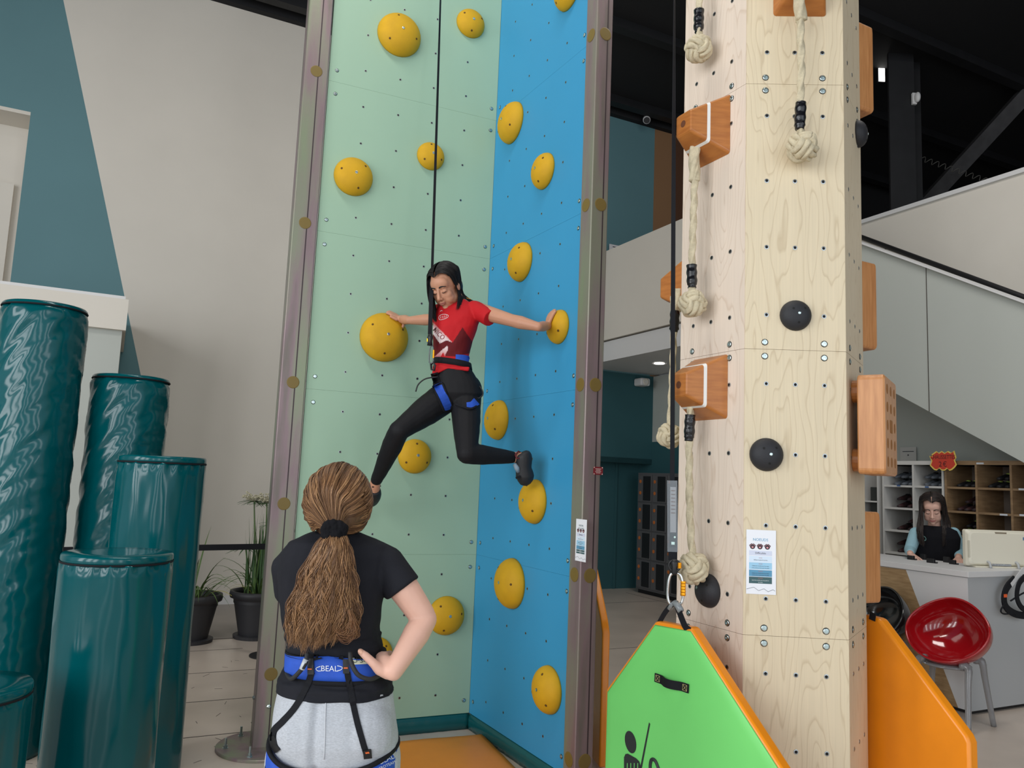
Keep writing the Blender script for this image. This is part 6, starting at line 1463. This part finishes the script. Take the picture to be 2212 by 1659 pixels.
m_ = MB(); m_.ribbon([P(1124, 1029, 4.43), P(1114, 1033, 4.42)], V((0, -1, 0)), .012, .003); m_.build('pull_tab', black_web, so_)
sm = MB(); sm.tube(spline([P(809, 1058, 4.6), P(806, 1072, 4.66), P(800, 1082, 4.74), P(795, 1084, 4.84)], 10), [(.035, .036), (.04, .042), (.042, .045), (.042, .046), (.04, .046), (.04, .046), (.038, .044), (.034, .04), (.028, .032), (.015, .02)], 16, upv=UZ); sl_o, _ = vox(sm, 'climbing_shoe', shoe_b, CL, .004, 3)
m_ = MB(); m_.tube(spline([P(804, 1052, 4.56), P(814, 1050, 4.57), P(822, 1050, 4.6)], 6), .004, 6); m_.build('pull_tab', black_web, sl_o)
# harness
allC = [bvC, bvCs, bvCl]
def ring_band(name, mtl, parent, secs, th=.006, tilt=0.0): 
    S = []
    for v, uc, hwp, hd in secs: c, hw, _ = csec(v, uc, hwp, 4.53); S.append((c, hw, hd, lambda c_: -tilt * c_))
    return band(name, mtl, S, parent, th)
hbw, bvHb = ring_band('harness_belt', black_web, CL, [(780, 978, 41, .108), (793, 979, 42, .111)], tilt=.012)
m_ = MB(); strap_on(m_, allC, [(984, 773), (1000, 774), (1011, 777)], 14, 4.45, .006, .002); m_.build('belt_pad', web_blue, CL)
m_ = MB(); strap_on(m_, allC, [(938, 806), (942, 820), (947, 832)], 16, 4.4, .003, .002); m_.build('leg_strap', black_web, CL)
m_ = MB(); strap_on(m_, allC, [(945, 830), (955, 852), (968, 884)], (22, 17), 4.4, .006, .002, 14); ll_o = m_.build('leg_loop', web_blue, CL)
m_ = MB(); strap_on(m_, allC, [(935, 834), (944, 858), (958, 888)], 3, 4.4, .007, .002, 12); strap_on(m_, allC, [(957, 828), (966, 852), (977, 880)], 3, 4.4, .007, .002, 12); strap_on(m_, allC, [(957, 888), (970, 886), (978, 880)], 3, 4.4, .007, .002, 8); strap_on(m_, allC, [(936, 834), (948, 830), (957, 828)], 5, 4.4, .007, .002, 8); m_.build('loop_trim', black_web, ll_o)
m_ = MB(); strap_on(m_, allC, [(1008, 876), (1019, 875), (1028, 868)], (10, 17), 4.4, .006, .002, 10); l2_o = m_.build('leg_loop', web_blue, CL)
m_ = MB(); strap_on(m_, allC, [(985, 874), (1000, 880), (1016, 884), (1028, 878)], 3.5, 4.4, .007, .002, 12); m_.build('loop_trim', black_web, l2_o)
m_ = MB(); m_.tube(spline([P(946, 814, 4.4), P(920, 818, 4.38), P(904, 830, 4.38), P(898, 846, 4.38)], 16), .004, 6); m_.build('gear_loop', black_rubber, CL, smooth=True)
m_ = MB(); m_.tube(spline([P(1030, 828, 4.48), P(1040, 840, 4.47), P(1043, 852, 4.47), P(1035, 860, 4.46), P(1030, 858, 4.46)], 14), .004, 6); m_.build('gear_loop', black_rubber, CL, smooth=True)
m_ = MB(); m_.tube([P(931, 787, 4.42), P(936, 783, 4.4), P(940, 790, 4.4), P(938, 800, 4.4), P(932, 798, 4.41), P(931, 787, 4.42)], .006, 8); m_.build('belay_ring', black_rubber, CL, smooth=True)
# hair
hcap = MB(); T, axh, s_ = HC_
hcap.ell(T(0, -.026, .047), .081, .091, .081, axh, 24, 16); hcap.ell(T(0, -.06, -.02), .072, .058, .08, axh, 20, 12)
hc_o, _ = vox(hcap, 'hair_cap', hair_k, CL, .005, 3)
blacks = ((22, 20, 22), (16, 15, 17), (32, 29, 30))
x0 = -.012
def cap_guides(T, sg, falls, n=10, yr=(.083, -.09)):
    out = []
    for k in range(n):
        t = k / (n - 1); y0 = yr[0] + (yr[1] - yr[0]) * t
        def cp(th, yy, k_=1.03):
            s = math.sqrt(max(.06, 1 - ((yy + .014) / .104) ** 2)); return T(sg * .084 * k_ * s * math.sin(th), yy, .048 + .084 * k_ * s * math.cos(th))
        yb = lambda th: y0 - .03 * th * (1 - t)
        out.append([cp(.08, y0), cp(.55, yb(.5)), cp(1.0, yb(1.0)), cp(1.5, yb(1.5), 1.05)] + [falls(t, j) for j in range(3)])
    return out
left_sg = 1 if proj(T(.08, 0, 0))[0] < proj(T(0, 0, 0))[0] else -1
gl = cap_guides(T, left_sg, lambda t, j: (P(926 + 12 * t, 640, 4.43 + .1 * t), P(932 + 10 * t, 668, 4.44 + .07 * t), P(940 + 8 * t, 696 - 8 * t, 4.45 + .05 * t))[j])
gr2 = cap_guides(T, -left_sg, lambda t, j: (P(990 + 8 * t, 632 - 4 * t, 4.45 + .08 * t), P(990 + 20 * t, 648 - 4 * t, 4.44 + .1 * t), P(986 + 38 * t, 670 - 20 * t, 4.43 + .12 * t))[j])
strands('hair_strands', hair_mat, CL, [(gl, 900), (gr2, 1000)], 11, .0012, 22, (.0016, 2.0), blacks, .0022)
# lifeline of the climber
CR = thing('climbing_rope', P(931, 740, 4.42), 'black climbing line running down the mint panel to the climber harness', 'rope')
m_ = MB(); q0 = P(953, -60, 4.86); q1 = P(933, 600, 4.45); pts = []; nr = []
for k in range(31):
    t = k / 30; pts.append(q0.lerp(q1, t)); a = 1.15 * (1 - t * .9); nr.append(V((math.sin(a), -math.cos(a), 0)))
m_.ribbon(pts, nr, .0155, .0025); m_.build('webbing', black_web, CR)
m_ = MB(); m_.ribbon(spline([q1, P(931, 660, 4.41), P(929, 722, 4.4)], 10), V((-.2, -1, 0)), .024, .004); m_.build('webbing', black_web, CR)
x, y, z = frame3(V((-.3, -.95, 0)))
m_ = MB(); q = P(929, 735, 4.4); m_.tube([q + y * .035, q + y * .015, q - y * .005, q - y * .03], [.012, .017, .012, .016], 12); m_.build('swivel', black_plastic, CR, smooth=True)
m_ = MB(); m_.tube([q - x * .014 + y * .01, q - x * .014 - y * .008], .006, 8); m_.build('swivel_pin', gold_m, CR)
carab(CR, P(932, 766, 4.4), x, y, z, .1, .026, .003, mat('dark_steel', (96, 98, 102), .35, 1.0), gold_m)

# ------------------------------------------------------------------ receptionist behind the counter
RY = on_pl(2015, 1100, A * 6.62, A).y
def Q(u, v, dy=0.0): return at(u, v, RY + dy)
RC = thing('person', V((Q(2015, 1180).x, RY, 0)), 'person with long dark hair in a black vest working behind the reception counter', 'person')
rf = V((-.46, -.80, -.36)); HR_ = head_T(Q(2014, 1098), rf, (-.2, -.3, .93), 1.08)
rb = MB(); add_head(rb, HR_)
rx = V((.87, -.49, 0)).normalized(); ry = V((.49, .87, 0))
def rsec(v, uc, hwp, hd, dy=.03): return (Q(uc, v, dy), hwp / F * RY, hd)
limb(rb, [Q(2018, 1120, .03), Q(2019, 1145, .04)], [.05, .055])
trunk(rb, [rsec(1140, 2019, 22, .06), rsec(1148, 2019, 40, .08), rsec(1165, 2019, 45, .1), rsec(1190, 2018, 42, .105), rsec(1215, 2017, 38, .1), rsec(1260, 2016, 42, .11), rsec(1300, 2016, 42, .11)], rx, ry)
a0, a1, a2 = Q(1978, 1152, .03), Q(1966, 1188, .0), Q(1966, 1200, -.2); a2 = on_z(1965, 1203, CH + .05); a2 = at(1966, 1196, RY - .14)
limb(rb, [a0, a1, a2], [.045, .04, .026]); hand(rb, a2, (.25, -.55, -.55), (.2, .4, -.8), (.9, -.2, 0), .16, .5)
b0_, b1_, b2_ = Q(2060, 1152, .03), Q(2074, 1190, .03), Q(2070, 1205, -.2); limb(rb, [b0_, b1_, b2_], [.045, .04, .026]); hand(rb, b2_, (-.3, -.8, -.2), (0, 0, -1), (-1, 0, 0), .16, .3)
for s in (-1, 1):
    h0 = Q(2016, 1300, .03) + rx * (.09 * s); limb(rb, [V((h0.x, h0.y, h0.z)), V((h0.x, h0.y, .48)), V((h0.x, h0.y, .06))], [.085, .055, .04]); limb(rb, [V((h0.x, h0.y, .035)), V((h0.x, h0.y, .035)) - ry * .14], [.035, .03])
rb_o, bvR = vox(rb, 'body', skin_p, RC, .0042, 7)
rt = MB()
for s in (-1, 1):
    h0 = Q(2016, 1300, .03) + rx * (.09 * s); limb(rt, [V((h0.x, h0.y, h0.z + .08)), V((h0.x, h0.y, .48)), V((h0.x, h0.y, .1))], [.1, .07, .055])
vox(rt, 'trousers', leggings, RC, .008, 3)
hair_d = mat('dark_brown_hair_base', (34, 27, 25), .5, var=.3, vs_=30); face_parts(RC, HR_, hair_d, mat('lip_soft', (176, 108, 104), .5), .8)
vest = MB(); trunk(vest, [rsec(1136, 2019, 24, .07), rsec(1144, 2019, 42, .09), rsec(1160, 2019, 49, .112), rsec(1190, 2018, 47, .118), rsec(1215, 2017, 43, .114), rsec(1262, 2016, 46, .122)], rx, ry)
vo, bvV = vox(vest, 'vest', mat('black_fleece', (20, 20, 25), .9, spec=.2), RC, .006, 4)
sl = MB(); limb(sl, [a0 + V((0, 0, .0)), a0.lerp(a1, .6), a1, a1.lerp(a2, .75)], [.055, .052, .05, .036], 16); limb(sl, [b0_, b0_.lerp(b1_, .6), b1_, b1_.lerp(b2_, .75)], [.055, .052, .05, .036], 16)
vox(sl, 'sleeves', mat('pale_blue_knit', (146, 184, 196), .8, bump=.2, bs=160), RC, .006, 4)
m_ = MB(); stroke(m_, [bvV], [(1984, 1162), (1990, 1157), (1998, 1160), (2000, 1166), (1992, 1169), (1985, 1166)], .003, RY - .1); stroke(m_, [bvV], [(1985, 1160), (1992, 1165), (2000, 1168)], .0025, RY - .1); m_.build('logo', mat('teal_print', (120, 166, 158), .7), vo, smooth=True)
T, axh, s_ = HR_; hcap = MB(); hcap.ell(T(0, -.026, .047), .083, .091, .082, axh, 24, 16); hcap.ell(T(0, -.055, -.03), .08, .06, .1, axh, 20, 12); vox(hcap, 'hair_cap', hair_d, RC, .006, 3)
side = []
for sg in (-1, 1):
    lf = proj(T(sg * .08, 0, 0))[0] < proj(T(0, 0, 0))[0]
    def fl(t, j, lf=lf):
        uu = (1993 - 9 * t) if lf else (2039 + 12 * t); return (Q(uu, 1130, -.05 + .06 * t), Q(uu - 1, 1152, -.1 + .05 * t), Q(uu + (3 if lf else -2), 1180 - 5 * t, -.118 + .05 * t))[j]
    side.append((cap_guides(T, sg, fl), 650))
strands('hair_strands', hair_mat, RC, side, 21, .0022, 24, (.005, 3.2), ((38, 30, 28), (50, 38, 33), (30, 24, 23)), .004)
bpy.data.scenes.remove(SCRATCH)
